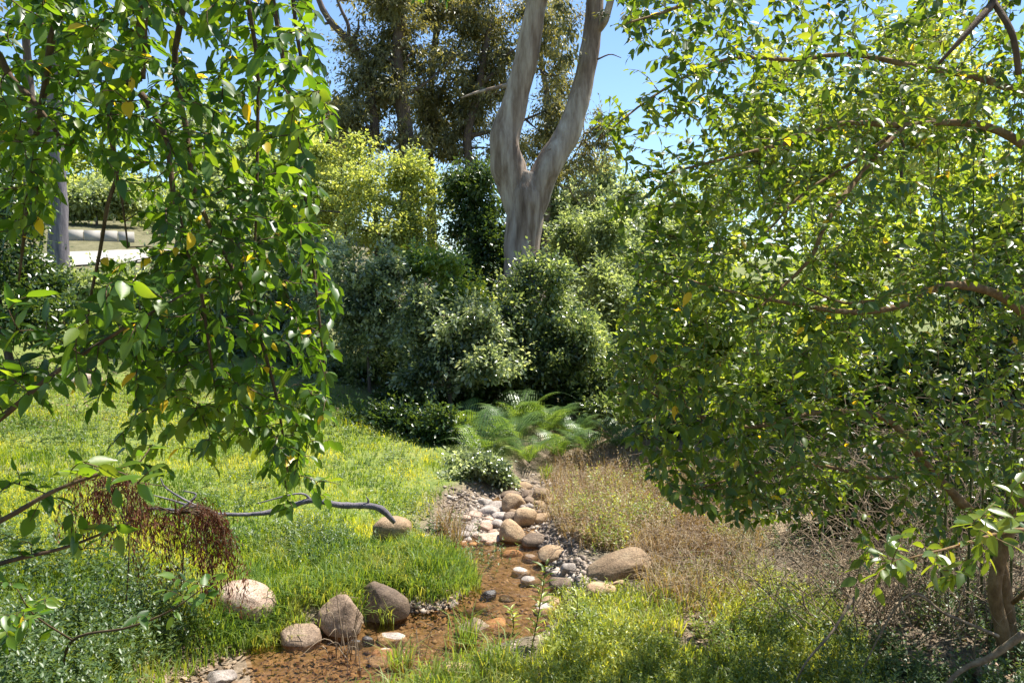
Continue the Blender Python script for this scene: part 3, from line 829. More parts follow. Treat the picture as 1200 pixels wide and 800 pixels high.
for n_, (px, py, rx, ry, Y, sd, mt, lab) in enumerate([
        (700, 238, 42, 48, 52, 51, 'shrub_grey', 'misty grey green tree behind the right limb of the forked gum'),
        (757, 262, 44, 50, 56, 52, 'pale', 'pale tree behind the tips of the leafy bank tree'),
        (640, 262, 40, 40, 50, 53, 'shrub_grey', 'grey green tree directly behind the forked gum trunk'),
        (395, 158, 24, 46, 58, 54, 'gum', 'thin feathery tree standing alone at the edge of the open sky'),
        (820, 250, 60, 60, 60, 55, 'pale', 'pale far tree behind the leafy bank tree'),
        (320, 205, 62, 52, 46, 56, 'pale', 'pale bushy tree behind the hanging weeping strands'),
        (215, 175, 70, 66, 50, 57, 'pale', 'pale bright tree above the concrete driveway'),
        (60, 150, 80, 80, 48, 58, 'shrub_green', 'green tree far behind the grey straight trunk'),
        (1090, 200, 110, 100, 52, 61, 'shrub_green', 'green far tree behind the tan limbs')]):
    shrub('distant_tree', lab, 'tree', [lobe(px, py, rx, ry, Y), lobe(px - rx * .5, py + ry * .5, rx * .7, ry * .7, Y), lobe(px + rx * .5, py + ry * .6, rx * .7, ry * .8, Y), lobe(px, py + ry * 1.2, rx * .9, ry * .6, Y), lobe(px, py + ry * 2.0, rx * 1.0, ry * .8, Y)],
          mt, 320 if n_ in (0, 1, 2, 4, 5) else 180, 24, .30, None, None, .25, 'bark_rough', LEAF4, .55, .3, .8, .6, sd, GF, ground=False)

# the thicket in the middle
TH = 'shrubs of the middle thicket'
shrub('grey_shrub', 'grey green small tree on a thin bare stem at the lawn edge', 'shrub',
      [lobe(434, 350, 36, 50, 19), lobe(405, 335, 30, 46, 19), lobe(448, 318, 28, 38, 19), lobe(425, 398, 34, 28, 19)],
      'shrub_grey', 420, 26, .085, at_px(434, 19), [(433, 455, 19), (431, 410, 19), (430, 350, 19)], .045, 'bark_rough', LEAF4, .17, .3, .8, .6, 71, TH)
shrub('grey_shrub', 'silvery green bush with drooping sides left of the ferns', 'shrub',
      [lobe(520, 400, 48, 46, 18.2), lobe(566, 415, 38, 40, 18), lobe(490, 385, 34, 40, 18.6), lobe(545, 385, 34, 34, 18.3), lobe(500, 435, 34, 26, 18)],
      'shrub_grey', 560, 28, .085, at_px(528, 18.2), None, .06, 'bark_rough', LEAF4, .18, .4, .8, .6, 72, TH)
shrub('green_shrub', 'upright yellow green shrub rising behind the silvery green bush', 'shrub',
      [lobe(512, 325, 24, 38, 19.4), lobe(538, 355, 24, 34, 19.2), lobe(486, 318, 20, 30, 19.6)],
      'shrub_green', 260, 24, .085, at_px(515, 19.4), None, .04, 'bark_rough', LEAF4, .16, .3, .8, .6, 70, TH)
shrub('green_shrub', 'tall dense green shrub standing in front of the forked gum', 'shrub',
      [lobe(612, 345, 34, 44, 20), lobe(648, 350, 36, 48, 19.6), lobe(660, 400, 34, 60, 19.4), lobe(630, 430, 44, 44, 19.2), lobe(600, 395, 32, 44, 19.4)],
      'shrub_mid', 620, 28, .09, at_px(634, 19.6), None, .07, 'bark_rough', LEAF4, .19, .4, .8, .6, 73, TH)
shrub('dark_shrub', 'very dark dense bush left of the gum trunk', 'shrub',
      [lobe(556, 245, 34, 42, 26), lobe(572, 295, 34, 44, 25.6), lobe(540, 225, 24, 26, 26), lobe(545, 320, 34, 40, 25.4), lobe(590, 340, 26, 40, 25)],
      'shrub_dark', 520, 28, .11, at_px(562, 25.8), None, .1, 'bark_rough', LEAF4, .25, .3, .8, .6, 74, TH)
shrub('yellow_shrub', 'large pale yellow green tree in full sun behind the grey shrubs', 'tree',
      [lobe(440, 225, 52, 44, 27), lobe(488, 232, 36, 46, 27), lobe(400, 195, 36, 44, 27.5), lobe(415, 262, 48, 36, 26.6), lobe(476, 195, 28, 30, 27), lobe(370, 240, 36, 50, 27.5), lobe(490, 280, 40, 30, 26.6), lobe(440, 300, 60, 40, 26.6)],
      'shrub_yellow', 640, 30, .105, at_px(448, 27), None, .14, 'bark_rough', LEAF4, .24, .3, .8, .7, 75, TH)
shrub('pale_shrub', 'pale green bush behind the tall dense shrub, beside the bank tree', 'shrub',
      [lobe(715, 300, 38, 44, 26), lobe(742, 350, 44, 54, 25), lobe(690, 275, 30, 34, 27), lobe(710, 370, 36, 50, 24.5), lobe(680, 310, 28, 40, 27)],
      'pale', 520, 28, .11, at_px(722, 25.4), None, .1, 'bark_rough', LEAF4, .24, .3, .8, .6, 76, TH)
shrub('green_shrub', 'shaded green bush at the foot of the leafy bank tree tips', 'shrub',
      [lobe(735, 440, 44, 50, 20), lobe(700, 430, 26, 44, 21), lobe(780, 430, 50, 60, 20), lobe(720, 480, 40, 26, 19)],
      'shrub_mid', 420, 26, .09, at_px(738, 20.2), None, .07, 'bark_rough', LEAF4, .2, .4, .8, .6, 77, TH)
shrub('dark_shrub', 'dark leafy undergrowth mound behind the ferns', 'shrub',
      [lobe(590, 455, 44, 26, 19.6), lobe(640, 462, 44, 26, 19.6), lobe(540, 455, 40, 24, 19.4), lobe(680, 470, 26, 20, 19.6), lobe(480, 462, 34, 20, 19)],
      'shrub_dark', 380, 26, .09, at_px(590, 18.6), None, .05, 'bark_rough', LEAF4, .18, .3, .8, .6, 78, TH)
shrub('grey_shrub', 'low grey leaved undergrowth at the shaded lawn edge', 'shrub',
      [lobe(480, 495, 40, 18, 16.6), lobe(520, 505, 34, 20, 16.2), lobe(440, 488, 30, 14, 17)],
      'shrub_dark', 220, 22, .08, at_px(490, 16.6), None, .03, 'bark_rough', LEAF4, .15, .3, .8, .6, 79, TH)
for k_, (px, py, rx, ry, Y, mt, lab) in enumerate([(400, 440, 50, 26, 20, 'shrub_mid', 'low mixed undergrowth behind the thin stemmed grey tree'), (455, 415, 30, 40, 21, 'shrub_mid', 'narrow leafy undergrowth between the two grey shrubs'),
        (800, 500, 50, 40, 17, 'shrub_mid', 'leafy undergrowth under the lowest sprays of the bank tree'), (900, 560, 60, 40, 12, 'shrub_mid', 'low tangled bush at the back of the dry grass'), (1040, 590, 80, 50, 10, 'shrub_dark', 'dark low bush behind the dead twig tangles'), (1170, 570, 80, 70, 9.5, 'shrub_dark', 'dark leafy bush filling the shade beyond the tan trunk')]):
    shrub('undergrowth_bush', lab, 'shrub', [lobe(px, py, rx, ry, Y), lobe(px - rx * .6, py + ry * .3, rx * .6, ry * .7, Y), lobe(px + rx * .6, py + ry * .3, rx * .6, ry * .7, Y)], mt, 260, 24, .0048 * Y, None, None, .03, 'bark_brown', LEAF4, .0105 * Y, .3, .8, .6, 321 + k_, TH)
shrub('creek_bush', 'rounded grey green bush at the head of the stone bed', 'shrub',
      [lobe(560, 553, 34, 20, 14), lobe(540, 560, 24, 16, 13.8), lobe(582, 556, 20, 18, 14)],
      'shrub_grey', 260, 24, .06, None, None, .02, 'stem', LEAF4, .09, .0, .8, .8, 80)
LB = 'bushes of the left bank'
shrub('dark_bush', 'dark dense bush at the foot of the grey straight trunk', 'shrub',
      [lobe(18, 300, 46, 70, 17), lobe(-10, 220, 40, 60, 17), lobe(30, 365, 50, 40, 16.6), lobe(-60, 330, 60, 70, 17)],
      'shrub_dark', 520, 28, .09, at_px(10, 17), None, .08, 'bark_rough', LEAF4, .2, .3, .8, .6, 81, LB)
shrub('grey_bush', 'grey green bush behind the longest hanging strand', 'shrub',
      [lobe(320, 340, 48, 60, 22), lobe(366, 375, 36, 56, 21), lobe(280, 380, 44, 44, 21.5), lobe(340, 420, 50, 30, 20.5), lobe(370, 310, 36, 40, 22.5)],
      'shrub_grey', 520, 28, .095, at_px(328, 21.6), None, .07, 'bark_rough', LEAF4, .21, .3, .8, .6, 82, LB)
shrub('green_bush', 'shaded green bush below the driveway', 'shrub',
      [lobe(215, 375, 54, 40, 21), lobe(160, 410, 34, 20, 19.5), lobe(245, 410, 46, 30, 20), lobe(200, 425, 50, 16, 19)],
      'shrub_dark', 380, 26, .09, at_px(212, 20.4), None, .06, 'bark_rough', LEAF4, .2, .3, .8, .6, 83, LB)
shrub('yellow_bush', 'sunlit pale yellow bush behind the low driveway wall', 'shrub',
      [lobe(150, 238, 56, 30, 36), lobe(200, 248, 44, 28, 35), lobe(100, 236, 40, 28, 36)],
      'shrub_yellow', 260, 26, .15, at_px(150, 37), None, .08, 'bark_rough', LEAF4, .33, .3, .8, .6, 84, LB)
shrub('tall_tree', 'tall tree with straight grey trunk beside the driveway', 'tree',
      [lobe(60, -120, 120, 80, 23), lobe(-40, -100, 100, 90, 23), lobe(110, -180, 90, 70, 23)], 'gum', 260, 26, .16, at_px(70, 23),
      [(68, 300, 23), (67, 220, 23), (64, 140, 23), (62, 40, 23), (60, -60, 23), (58, -140, 23)], .25, 'bark_purple', SLIM4, .4, .6, .8, .5, 85, ground=False)
shrub('tall_tree', 'tall tree with dark trunk rising behind the dark bush', 'tree',
      [lobe(20, -110, 90, 70, 27), lobe(-60, -140, 100, 80, 27)], 'gum', 200, 26, .18, at_px(34, 27),
      [(34, 300, 27), (35, 200, 27), (36, 130, 27), (30, 40, 27), (24, -80, 27)], .2, 'bark_rough', SLIM4, .4, .6, .8, .5, 86, ground=False)
RB = 'bushes behind the leafy bank tree'
for k_, (px, py, rx, ry, Y, mt, lab) in enumerate([
        (820, 350, 74, 90, 16, 'shrub_green', 'green bush behind the leftmost sprays of the bank tree'),
        (930, 430, 84, 84, 13, 'shrub_green', 'dense green bush behind the lowest tan limb'),
        (1010, 280, 90, 110, 15, 'shrub_green', 'tall sunlit bush behind the arching tan limb'),
        (1130, 420, 90, 110, 12, 'shrub_dark', 'dark leafy bush behind the tan trunk'),
        (1190, 200, 90, 120, 14, 'shrub_green', 'tall leafy bush beyond the upper tan limbs'),
        (920, 150, 70, 90, 18, 'shrub_yellow', 'bright yellow green tree glowing behind the horizontal limb'),
        (1060, 90, 90, 90, 17, 'shrub_yellow', 'sunlit yellow green tree behind the topmost limbs')]):
    shrub('bank_bush', lab, 'shrub', [lobe(px, py, rx, ry, Y), lobe(px - rx * .5, py + ry * .5, rx * .6, ry * .6, Y), lobe(px + rx * .5, py + ry * .5, rx * .6, ry * .7, Y), lobe(px, py + ry, rx * .8, ry * .6, Y)],
          mt, 220, 26, .11, None, None, .07, 'bark_rough', LEAF4, .22, .3, .8, .6, 90 + k_, RB)
for k_, (px, py, rx, ry, Y, mt, lab) in enumerate([
        (250, 255, 70, 50, 33, 'pale', 'pale bush filling the slope above the driveway end'), (60, 240, 60, 40, 36, 'shrub_green', 'green bush above the low wall near the grey trunk'),
        (190, 320, 60, 26, 24, 'shrub_grey', 'grey bush spilling over the near edge of the driveway'), (90, 335, 44, 24, 22, 'pale', 'pale low bush below the concrete driveway'),
        (112, 232, 46, 16, 31, 'pale', 'thin pale bush along the top of the low wall'), (330, 270, 60, 44, 32, 'pale', 'pale bush on the slope behind the grey green bush'), (125, 395, 40, 20, 19, 'shrub_green', 'low green bush behind the pale cracked stone')]):
    shrub('bank_shrub', lab, 'shrub', [lobe(px, py, rx, ry, Y), lobe(px - rx * .6, py + ry * .4, rx * .6, ry * .7, Y), lobe(px + rx * .6, py + ry * .4, rx * .6, ry * .7, Y)], mt, 260, 24, .1 * Y / 22, None, None, .05, 'bark_rough', LEAF4, .2 * Y / 22, .3, .8, .6, 301 + k_, LB)
# low wall and marker post by the driveway
a, b_ = G(78, 281), G(158, 284)
w = thing('low_wall', tuple(a), 'low pale concrete wall along the far edge of the driveway', 'wall')
for k_ in range(4):
    p0, p1 = a + (b_ - a) * (k_ / 4 + .006), a + (b_ - a) * ((k_ + 1) / 4 - .006)
    nrm = norm(np.array([-(p1 - p0)[1], (p1 - p0)[0], 0])) * .09
    z0, z1 = min(float(gz(p0[0], p0[1])), float(gz(p1[0], p1[1]))) - .1, 0
    zt = max(p0[2], p1[2]) + .34
    c8 = np.array([p0 - nrm, p1 - nrm, p1 + nrm, p0 + nrm] * 2); c8[:4, 2] = z0; c8[4:, 2] = zt + rng.normal() * .01
    bb = Bag(); bb.add(c8, None, np.array([[0, 3, 2, 1], [4, 5, 6, 7], [0, 1, 5, 4], [1, 2, 6, 5], [2, 3, 7, 6], [3, 0, 4, 7]]))
    bb.build('panel', 'concrete', w)
q = P(134, 262, 33.); q[2] = float(gz(q[0], q[1]))
pt = thing('marker_post', tuple(q), 'slim white post with a red band beyond the low wall', 'post')
top = P(134, 226, 33.)[2]
bb = Bag(); tube(bb, [q - [0, 0, .2], [q[0], q[1], top]], [.05, .05], 8); bb.build('shaft', 'white', pt)
zb = P(134, 243, 33.)[2]
bb = Bag(); tube(bb, [[q[0], q[1], zb - .35], [q[0], q[1], zb + .25]], [.07, .07], 8); bb.build('band', 'red', pt)

# ------------------------------------------------------------------ ferns
def make_frond(rng, base, az, length, arch):
    """one arching frond with paired pinnae; returns a Bag"""
    b = Bag()
    n = 26
    s = np.linspace(0, 1, n)
    out_ = np.array([math.cos(az), math.sin(az), 0])
    pts = base + out_ * (length * (.75 * s + .2 * s * s))[:, None] + np.array([0, 0, 1.0]) * (length * (arch * 1.75 * s - arch * 1.25 * s * s))[:, None]
    tube(b, pts, np.linspace(.008, .002, n), 3)
    t = norm(np.gradient(pts, axis=0))
    side = norm(np.cross(t, np.array([0, 0, 1.0])))
    upv = np.cross(side, t)
    ln = length * .26 * np.sin(np.clip(s * 1.15 + .12, 0, 1) * math.pi) ** .7 + .01
    for sg_ in (-1, 1):
        k = np.arange(3, n)
        d = side[k] * sg_ + t[k] * .35 - np.array([0, 0, .25]) + rng.normal(size=(len(k), 3)) * .08
        # each pinna is a row of leaflets
        for q in range(6):
            f = (q + .3) / 6
            pos = pts[k] + norm(d) * (ln[k] * f)[:, None]
            for sg2 in (-1, 1):
                put_leaves(b, SLIM4, pos, t[k] * sg2 + norm(d) * .5, upv[k], ln[k] * .26 * (1.15 - f), 1.8)
    return b
FG = 'ferns under the thicket'
rng = np.random.default_rng(61)
FERNS = [(560, 520, .95, 'fern with pale sunlit fronds at the left end of the fern bank'), (600, 510, 1.05, 'large fern spreading over the upper creek'),
         (640, 500, 1.1, 'tall fern in the middle of the fern bank'), (670, 505, 1.0, 'fern with long drooping fronds beside the dark shrub'),
         (620, 530, .9, 'fern leaning down to the creek bed'), (580, 500, 1.0, 'shaded fern behind the pale fronded fern'),
         (690, 520, .8, 'small fern at the right end of the fern bank'), (655, 525, .8, 'low fern next to the pale upstream stone'),
         (545, 500, .9, 'fern half hidden by the silvery bush'), (725, 515, .8, 'fern among the dry grass under the bank tree'), (610, 490, 1.1, 'dark fern at the back of the fern bank')]
for px, py, L, lab in FERNS:
    c = G(px, py + 14)
    L = L * 1.18
    t = thing('fern', tuple(c), lab, 'fern', FG)
    nf = rng.integers(8, 12)
    for k in range(nf):
        bb = make_frond(rng, c + np.array([0, 0, .02]), k / nf * 2 * math.pi + rng.normal() * .25, L * rng.uniform(.7, 1.15), rng.uniform(.5, 1.05))
        bb.build('frond', 'fern', t)

# ------------------------------------------------------------------ grasses and weeds
def blades(bag, rng, pos, h, w, lean=.5, az=None):
    n = len(pos)
    az = rng.uniform(0, 2 * math.pi, n) if az is None else az
    dr = np.stack([np.cos(az), np.sin(az), np.zeros(n)], -1)
    fa = rng.uniform(0, 2 * math.pi, n)
    sd = np.stack([np.cos(fa), np.sin(fa), np.zeros(n)], -1) * (np.asarray(w) * np.ones(n))[:, None] * .5
    ln = lean * rng.uniform(.2, 1.3, n)
    h = np.asarray(h) * np.ones(n)
    up = np.array([0, 0, 1.0])
    mid = pos + up * (h * .6)[:, None] + dr * (h * ln * .3)[:, None]
    tip = pos + up * (h * (1 - .35 * ln))[:, None] + dr * (h * ln)[:, None]
    V = np.stack([pos - sd - up * .02, pos + sd - up * .02, mid + sd * .8, mid - sd * .8, tip], 1)
    T = np.array([[0, 1, 2], [0, 2, 3], [3, 2, 4]])[None] + (np.arange(n) * 5)[:, None, None]
    bag.add(V.reshape(-1, 3), T.reshape(-1, 3))
def weeds(bag, rng, pos, h, nl, L, tpl=LEAF4, upw=.35, stem=True):
    n = len(pos)
    h = np.asarray(h) * np.ones(n)
    lean = rng.normal(size=(n, 3)) * .25; lean[:, 2] = 1; lean = norm(lean)
    t = np.tile(np.linspace(.15, 1, nl), (n, 1)) + rng.normal(size=(n, nl)) * .04
    p = pos[:, None] + lean[:, None] * (t * h[:, None])[..., None]
    az = rng.uniform(0, 6.28, (n, 1)) + np.arange(nl)[None] * 2.4 + rng.normal(size=(n, nl)) * .3
    d = np.stack([np.cos(az), np.sin(az), upw + .9 * (t - .4) + rng.normal(size=(n, nl)) * .25], -1)
    nn = np.zeros((n, nl, 3)); nn[..., 2] = 1; nn = nn + rng.normal(size=nn.shape) * .3
    sz = L * rng.uniform(.6, 1.25, (n, nl)) * (1.15 - .55 * t)
    put_leaves(bag, tpl, p.reshape(-1, 3), d.reshape(-1, 3), nn.reshape(-1, 3), sz.ravel())
    if stem:
        tp = pos + lean * h[:, None]
        sd = norm(np.cross(lean, rng.normal(size=(n, 3)))) * .004
        V = np.stack([pos - sd, pos + sd, tp], 1)
        bag.add(V.reshape(-1, 3), (np.array([[0, 1, 2]])[None] + (np.arange(n) * 3)[:, None, None]).reshape(-1, 3))
rng = np.random.default_rng(71)
LAWN = [(-200, 470), (0, 440), (60, 430), (150, 450), (300, 462), (400, 455), (470, 500), (520, 540), (525, 580), (535, 640), (575, 650), (575, 690), (500, 712), (420, 720), (330, 760), (-200, 900)]
pts = scatter(rng, LAWN, 135000)
lw, bd, dr = zone(pts[:, 0], pts[:, 1])
patch = n2(pts[:, 0], pts[:, 1], 1.1, 4.4)
pts = pts[(rng.random(len(pts)) < .2 + .8 * lw * ss(-.55, .1, patch)) & (bd < .6)]
patch = n2(pts[:, 0], pts[:, 1], 1.1, 4.4)
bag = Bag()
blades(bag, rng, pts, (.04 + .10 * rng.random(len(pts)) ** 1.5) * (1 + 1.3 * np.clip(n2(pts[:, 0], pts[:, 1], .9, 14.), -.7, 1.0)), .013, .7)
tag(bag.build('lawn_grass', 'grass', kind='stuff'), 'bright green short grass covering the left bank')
bag = Bag()
pts = np.concatenate([scatter(rng, [(420, 650), (540, 640), (575, 655), (570, 690), (500, 706), (430, 690)], 9000), scatter(rng, [(430, 770), (520, 765), (600, 770), (640, 900), (380, 900)], 9000),
                      scatter(rng, [(300, 640), (420, 640), (430, 720), (330, 760), (240, 760)], 9000), scatter(rng, [(-150, 700), (120, 640), (320, 720), (430, 800), (430, 900), (-150, 900)], 16000)])
d, hw = creek_d(pts[:, 0], pts[:, 1])
pts = pts[(d > hw * .8) & (n2(pts[:, 0], pts[:, 1], 1.8, 7.7) > -.35)]
blades(bag, rng, pts, .06 + .26 * rng.random(len(pts)) ** 2.2, .012, .85)
tag(bag.build('tall_grass', 'tuft', kind='stuff'), 'longer rank grass fringing the pools and boulders')
# dry grass of the right bank
bag = Bag()
pts = np.concatenate([scatter(rng, [(640, 600), (648, 548), (700, 520), (780, 530), (860, 560), (890, 640), (850, 670), (800, 660), (740, 645), (680, 640)], 15000),
                      scatter(rng, [(740, 640), (860, 640), (880, 700), (820, 720), (760, 700)], 3000)])
pts = pts[n2(pts[:, 0], pts[:, 1], 1.5, 3.3) > -.3]
blades(bag, rng, pts, .10 + .36 * rng.random(len(pts)) ** 1.8, .010, 1.1)
pts = scatter(rng, [(640, 600), (648, 548), (700, 520), (780, 530), (860, 560), (890, 640), (850, 670), (800, 660), (740, 645), (680, 640)], 1900)
pts = pts[n2(pts[:, 0], pts[:, 1], 1.2, 5.3) > -.25]
weeds(bag, rng, pts, .12 + .4 * rng.random(len(pts)) ** 1.3, 12, .055)
tag(bag.build('dry_grass', 'straw', kind='stuff'), 'dry tan grass and dead weeds on the right bank')
# green weeds of the right bank
bag = Bag()
WEEDS = [(600, 800), (640, 752), (690, 728), (750, 706), (800, 672), (850, 650), (960, 700), (1010, 760), (1060, 900), (580, 900)]
pts = scatter(rng, WEEDS, 3600)
d, hw = creek_d(pts[:, 0], pts[:, 1])
pts = pts[(d > hw + .05) & (n2(pts[:, 0], pts[:, 1], 1.3, 2.9) > -.12)]
weeds(bag, rng, pts, .06 + .26 * rng.random(len(pts)) ** 1.5, 11, .052)
pts = scatter(rng, WEEDS, 24000)
pts = pts[(creek_d(pts[:, 0], pts[:, 1])[0] > .7) & (n2(pts[:, 0], pts[:, 1], 1.6, 12.9) > -.2)]
blades(bag, rng, pts, .05 + .2 * rng.random(len(pts)) ** 1.6, .012, .9)
pts = scatter(rng, [(650, 600), (700, 560), (820, 560), (860, 640), (760, 650), (690, 640)], 1100)
pts = pts[n2(pts[:, 0], pts[:, 1], 1.4, 15.3) > .0]
weeds(bag, rng, pts, .15 + .3 * rng.random(len(pts)), 12, .06)
pts = scatter(rng, [(640, 730), (650, 695), (720, 690), (770, 690), (740, 720), (680, 745)], 1300)
blades(bag, rng, pts, .04 + .14 * rng.random(len(pts)) ** 1.6, .012, .9)
weeds(bag, rng, pts[:160], .06 + .12 * rng.random(160), 10, .045)
tag(bag.build('weed_cover', 'weed', kind='stuff'), 'yellow green leafy weeds covering the near right bank')
# dark nettles bottom left, low leaves bottom right
bag = Bag()
pts = scatter(rng, [(-200, 640), (60, 630), (150, 660), (230, 690), (250, 760), (160, 800), (60, 900), (-200, 900)], 1900)
pts = pts[n2(pts[:, 0], pts[:, 1], 1.3, 6.1) > -.3]
weeds(bag, rng, pts, .2 + .45 * rng.random(len(pts)), 13, .075)
tag(bag.build('nettle_cover', 'weed_dark', kind='stuff'), 'dark leafy nettles in the near left corner of the bank')
bag = Bag()
pts = np.concatenate([scatter(rng, [(900, 720), (960, 690), (1350, 690), (1350, 930), (860, 930)], 2600, 20), scatter(rng, [(860, 700), (840, 600), (900, 540), (1300, 540), (1300, 720)], 1300)])
pts = pts[n2(pts[:, 0], pts[:, 1], 1.5, 21.3) > -.15]
weeds(bag, rng, pts, .05 + .38 * rng.random(len(pts)) ** 1.8, 12, .06)
tag(bag.build('ground_creeper', 'weed_dark', kind='stuff'), 'small leaved green creeper under the bank tree')
# scattered low dark weeds in the lawn, thickened in place of dappled shade
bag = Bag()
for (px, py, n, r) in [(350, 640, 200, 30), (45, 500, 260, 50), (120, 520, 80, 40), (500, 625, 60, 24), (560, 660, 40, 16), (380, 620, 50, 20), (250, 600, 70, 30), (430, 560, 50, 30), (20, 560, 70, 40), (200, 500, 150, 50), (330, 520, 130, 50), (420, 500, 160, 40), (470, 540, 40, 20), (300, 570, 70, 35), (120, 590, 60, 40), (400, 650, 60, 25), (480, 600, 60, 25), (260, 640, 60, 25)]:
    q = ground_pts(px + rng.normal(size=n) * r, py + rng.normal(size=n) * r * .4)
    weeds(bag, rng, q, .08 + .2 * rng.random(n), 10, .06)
tag(bag.build('lawn_weeds_dapple', 'weed_dark', kind='stuff'), 'darker broad leaved weeds dotted through the lawn, also standing in for dappled shade')
bag = Bag()
pts = scatter(rng, LAWN, 2600)
pts = pts[(n2(pts[:, 0], pts[:, 1], 1.0, 33.) > .12) & (creek_d(pts[:, 0], pts[:, 1])[0] > 1.0)]
weeds(bag, rng, pts, .06 + .2 * rng.random(len(pts)) ** 1.6, 9, .055)
pts = scatter(rng, LAWN, 9000)
pts = pts[(n2(pts[:, 0], pts[:, 1], 1.4, 41.) > .2) & (creek_d(pts[:, 0], pts[:, 1])[0] > 1.0)]
blades(bag, rng, pts, .1 + .22 * rng.random(len(pts)), .011, .9)
tag(bag.build('meadow_weeds', 'tuft', kind='stuff'), 'paler seeding weeds standing above the lawn in patches')
# litter
bag = Bag()
pts = np.concatenate([scatter(rng, [(640, 560), (720, 520), (1000, 560), (1250, 640), (1250, 900), (700, 900), (760, 700)], 7000), scatter(rng, [(60, 900), (200, 740), (330, 740), (440, 780), (440, 900)], 2600), scatter(rng, [(480, 690), (570, 690), (570, 730), (480, 740)], 600), scatter(rng, [(-100, 420), (200, 420), (470, 470), (500, 520), (300, 470), (-100, 520)], 2500)])
n = len(pts)
d = rng.normal(size=(n, 3)); d[:, 2] *= .3
nn = rng.normal(size=(n, 3)) * .4; nn[:, 2] += 1
put_leaves(bag, LEAF4, pts + [0, 0, .02], d, nn, .03 + .07 * rng.random(n))
tag(bag.build('leaf_litter', 'litter', kind='stuff'), 'dry fallen leaves scattered over the banks')

# single plants that stand out
def sedge(px, py, label, n=60, h=.5, mat='tuft', lean=.9, w=.012):
    c = G(px, py)
    t = thing('grass_tussock', tuple(c), label, 'grass', 'tussocks along the creek')
    b = Bag(); q = c + rng.normal(size=(n, 3)) * [.06, .06, 0]; q[:, 2] = c[2]
    blades(b, rng, q, h * rng.uniform(.5, 1.1, n), w, lean)
    b.build('blades', mat, t, 'stuff')
for a in [(545, 762, 'bright tussock arching at the near edge of the pool', 70, .55), (470, 790, 'grass tussock below the pale pool stone', 60, .4), (505, 672, 'round tussock on the bank above the gravel spit', 90, .35),
          (448, 735, 'tussock drooping over the foot of the blocky brown boulder', 60, .38), (590, 790, 'tussock right of the tan boulder below the pool', 60, .5), (480, 655, 'tussock on the lawn above the blocky boulder', 80, .34), (640, 560, 'tussock at the top of the stone bed', 70, .35)]:
    sedge(*a)
sedge(535, 640, 'grey dead stalks leaning beside the upper creek', 50, .8, 'straw', .9, .01)
sedge(520, 628, 'pale dead stalks between the lawn and the stone bed', 50, .75, 'straw', 1.0, .01)
def sapling(px, py, top, Y, label, n=26, L=.07, tpl=SLIM4):
    c = G(px, py)
    t = thing('sapling', tuple(c), label, 'plant')
    tp = P(top[0], top[1], c[1])
    path = smooth_path([c - [0, 0, .05], (c + tp) / 2 + rng.normal(size=3) * .04, tp], 12)
    b = Bag(); tube(b, path, np.linspace(.008, .003, 12), 4); b.build('stem', 'stem', t)
    for q in range(n):
        f = .2 + .8 * q / n
        p = np.array([np.interp(f, np.linspace(0, 1, 12), path[:, k]) for k in range(3)])
        az = q * 2.4
        b = Bag(); put_leaves(b, LEAF8, p[None], np.array([[math.cos(az), math.sin(az), .5]]), np.array([[0, 0, 1.0]]), [L * rng.uniform(.8, 1.3)], .5 if tpl is SLIM4 else 1)
        b.build('leaf', 'weed', t)
sapling(622, 760, (640, 660), 0, 'feathery green sapling standing between the channel and the weeds', 46, .12)
sapling(600, 742, (598, 712), 0, 'short feathery sapling beside the speckled pool boulder', 26, .1)
sapling(670, 735, (676, 690), 0, 'leafy sapling in the weeds below the flat slab', 24, .1)
def stalks(px, py, tips, label, r=.006):
    c = G(px, py)
    t = thing('dead_stalks', tuple(c), label, 'dead plant')
    for (tx, ty) in tips:
        e = P(tx, ty, c[1] + rng.normal() * .2)
        m_ = (c + e) / 2 + np.array([0, 0, .18]) + rng.normal(size=3) * .05
        q = c + rng.normal(size=3) * [.08, .08, 0]
        b = Bag(); tube(b, smooth_path([q - [0, 0, .05], m_, e], 10), np.linspace(r, r * .35, 10), 4); b.build('stalk', 'twig_pale', t)
stalks(402, 775, [(430, 690), (440, 700), (420, 700), (360, 790), (350, 770), (395, 690), (378, 720), (450, 684), (410, 720), (385, 745), (425, 730), (370, 765)], 'arching pale dead stalks over the dark brown boulder')
stalks(492, 775, [(510, 735), (500, 730), (505, 742), (488, 740)], 'thin pale dead stalks standing in the lower pool', .004)
stalks(775, 690, [(730, 640), (760, 650), (790, 640), (745, 665), (735, 690)], 'wispy dead stalks in front of the long arched boulder', .004)
stalks(815, 720, [(835, 650), (790, 660), (840, 690)], 'dry dead stalks on the bare litter patch', .005)
stalks(410, 800, [(405, 740), (400, 760), (418, 745)], 'short dead stalks at the left pool corner', .004)

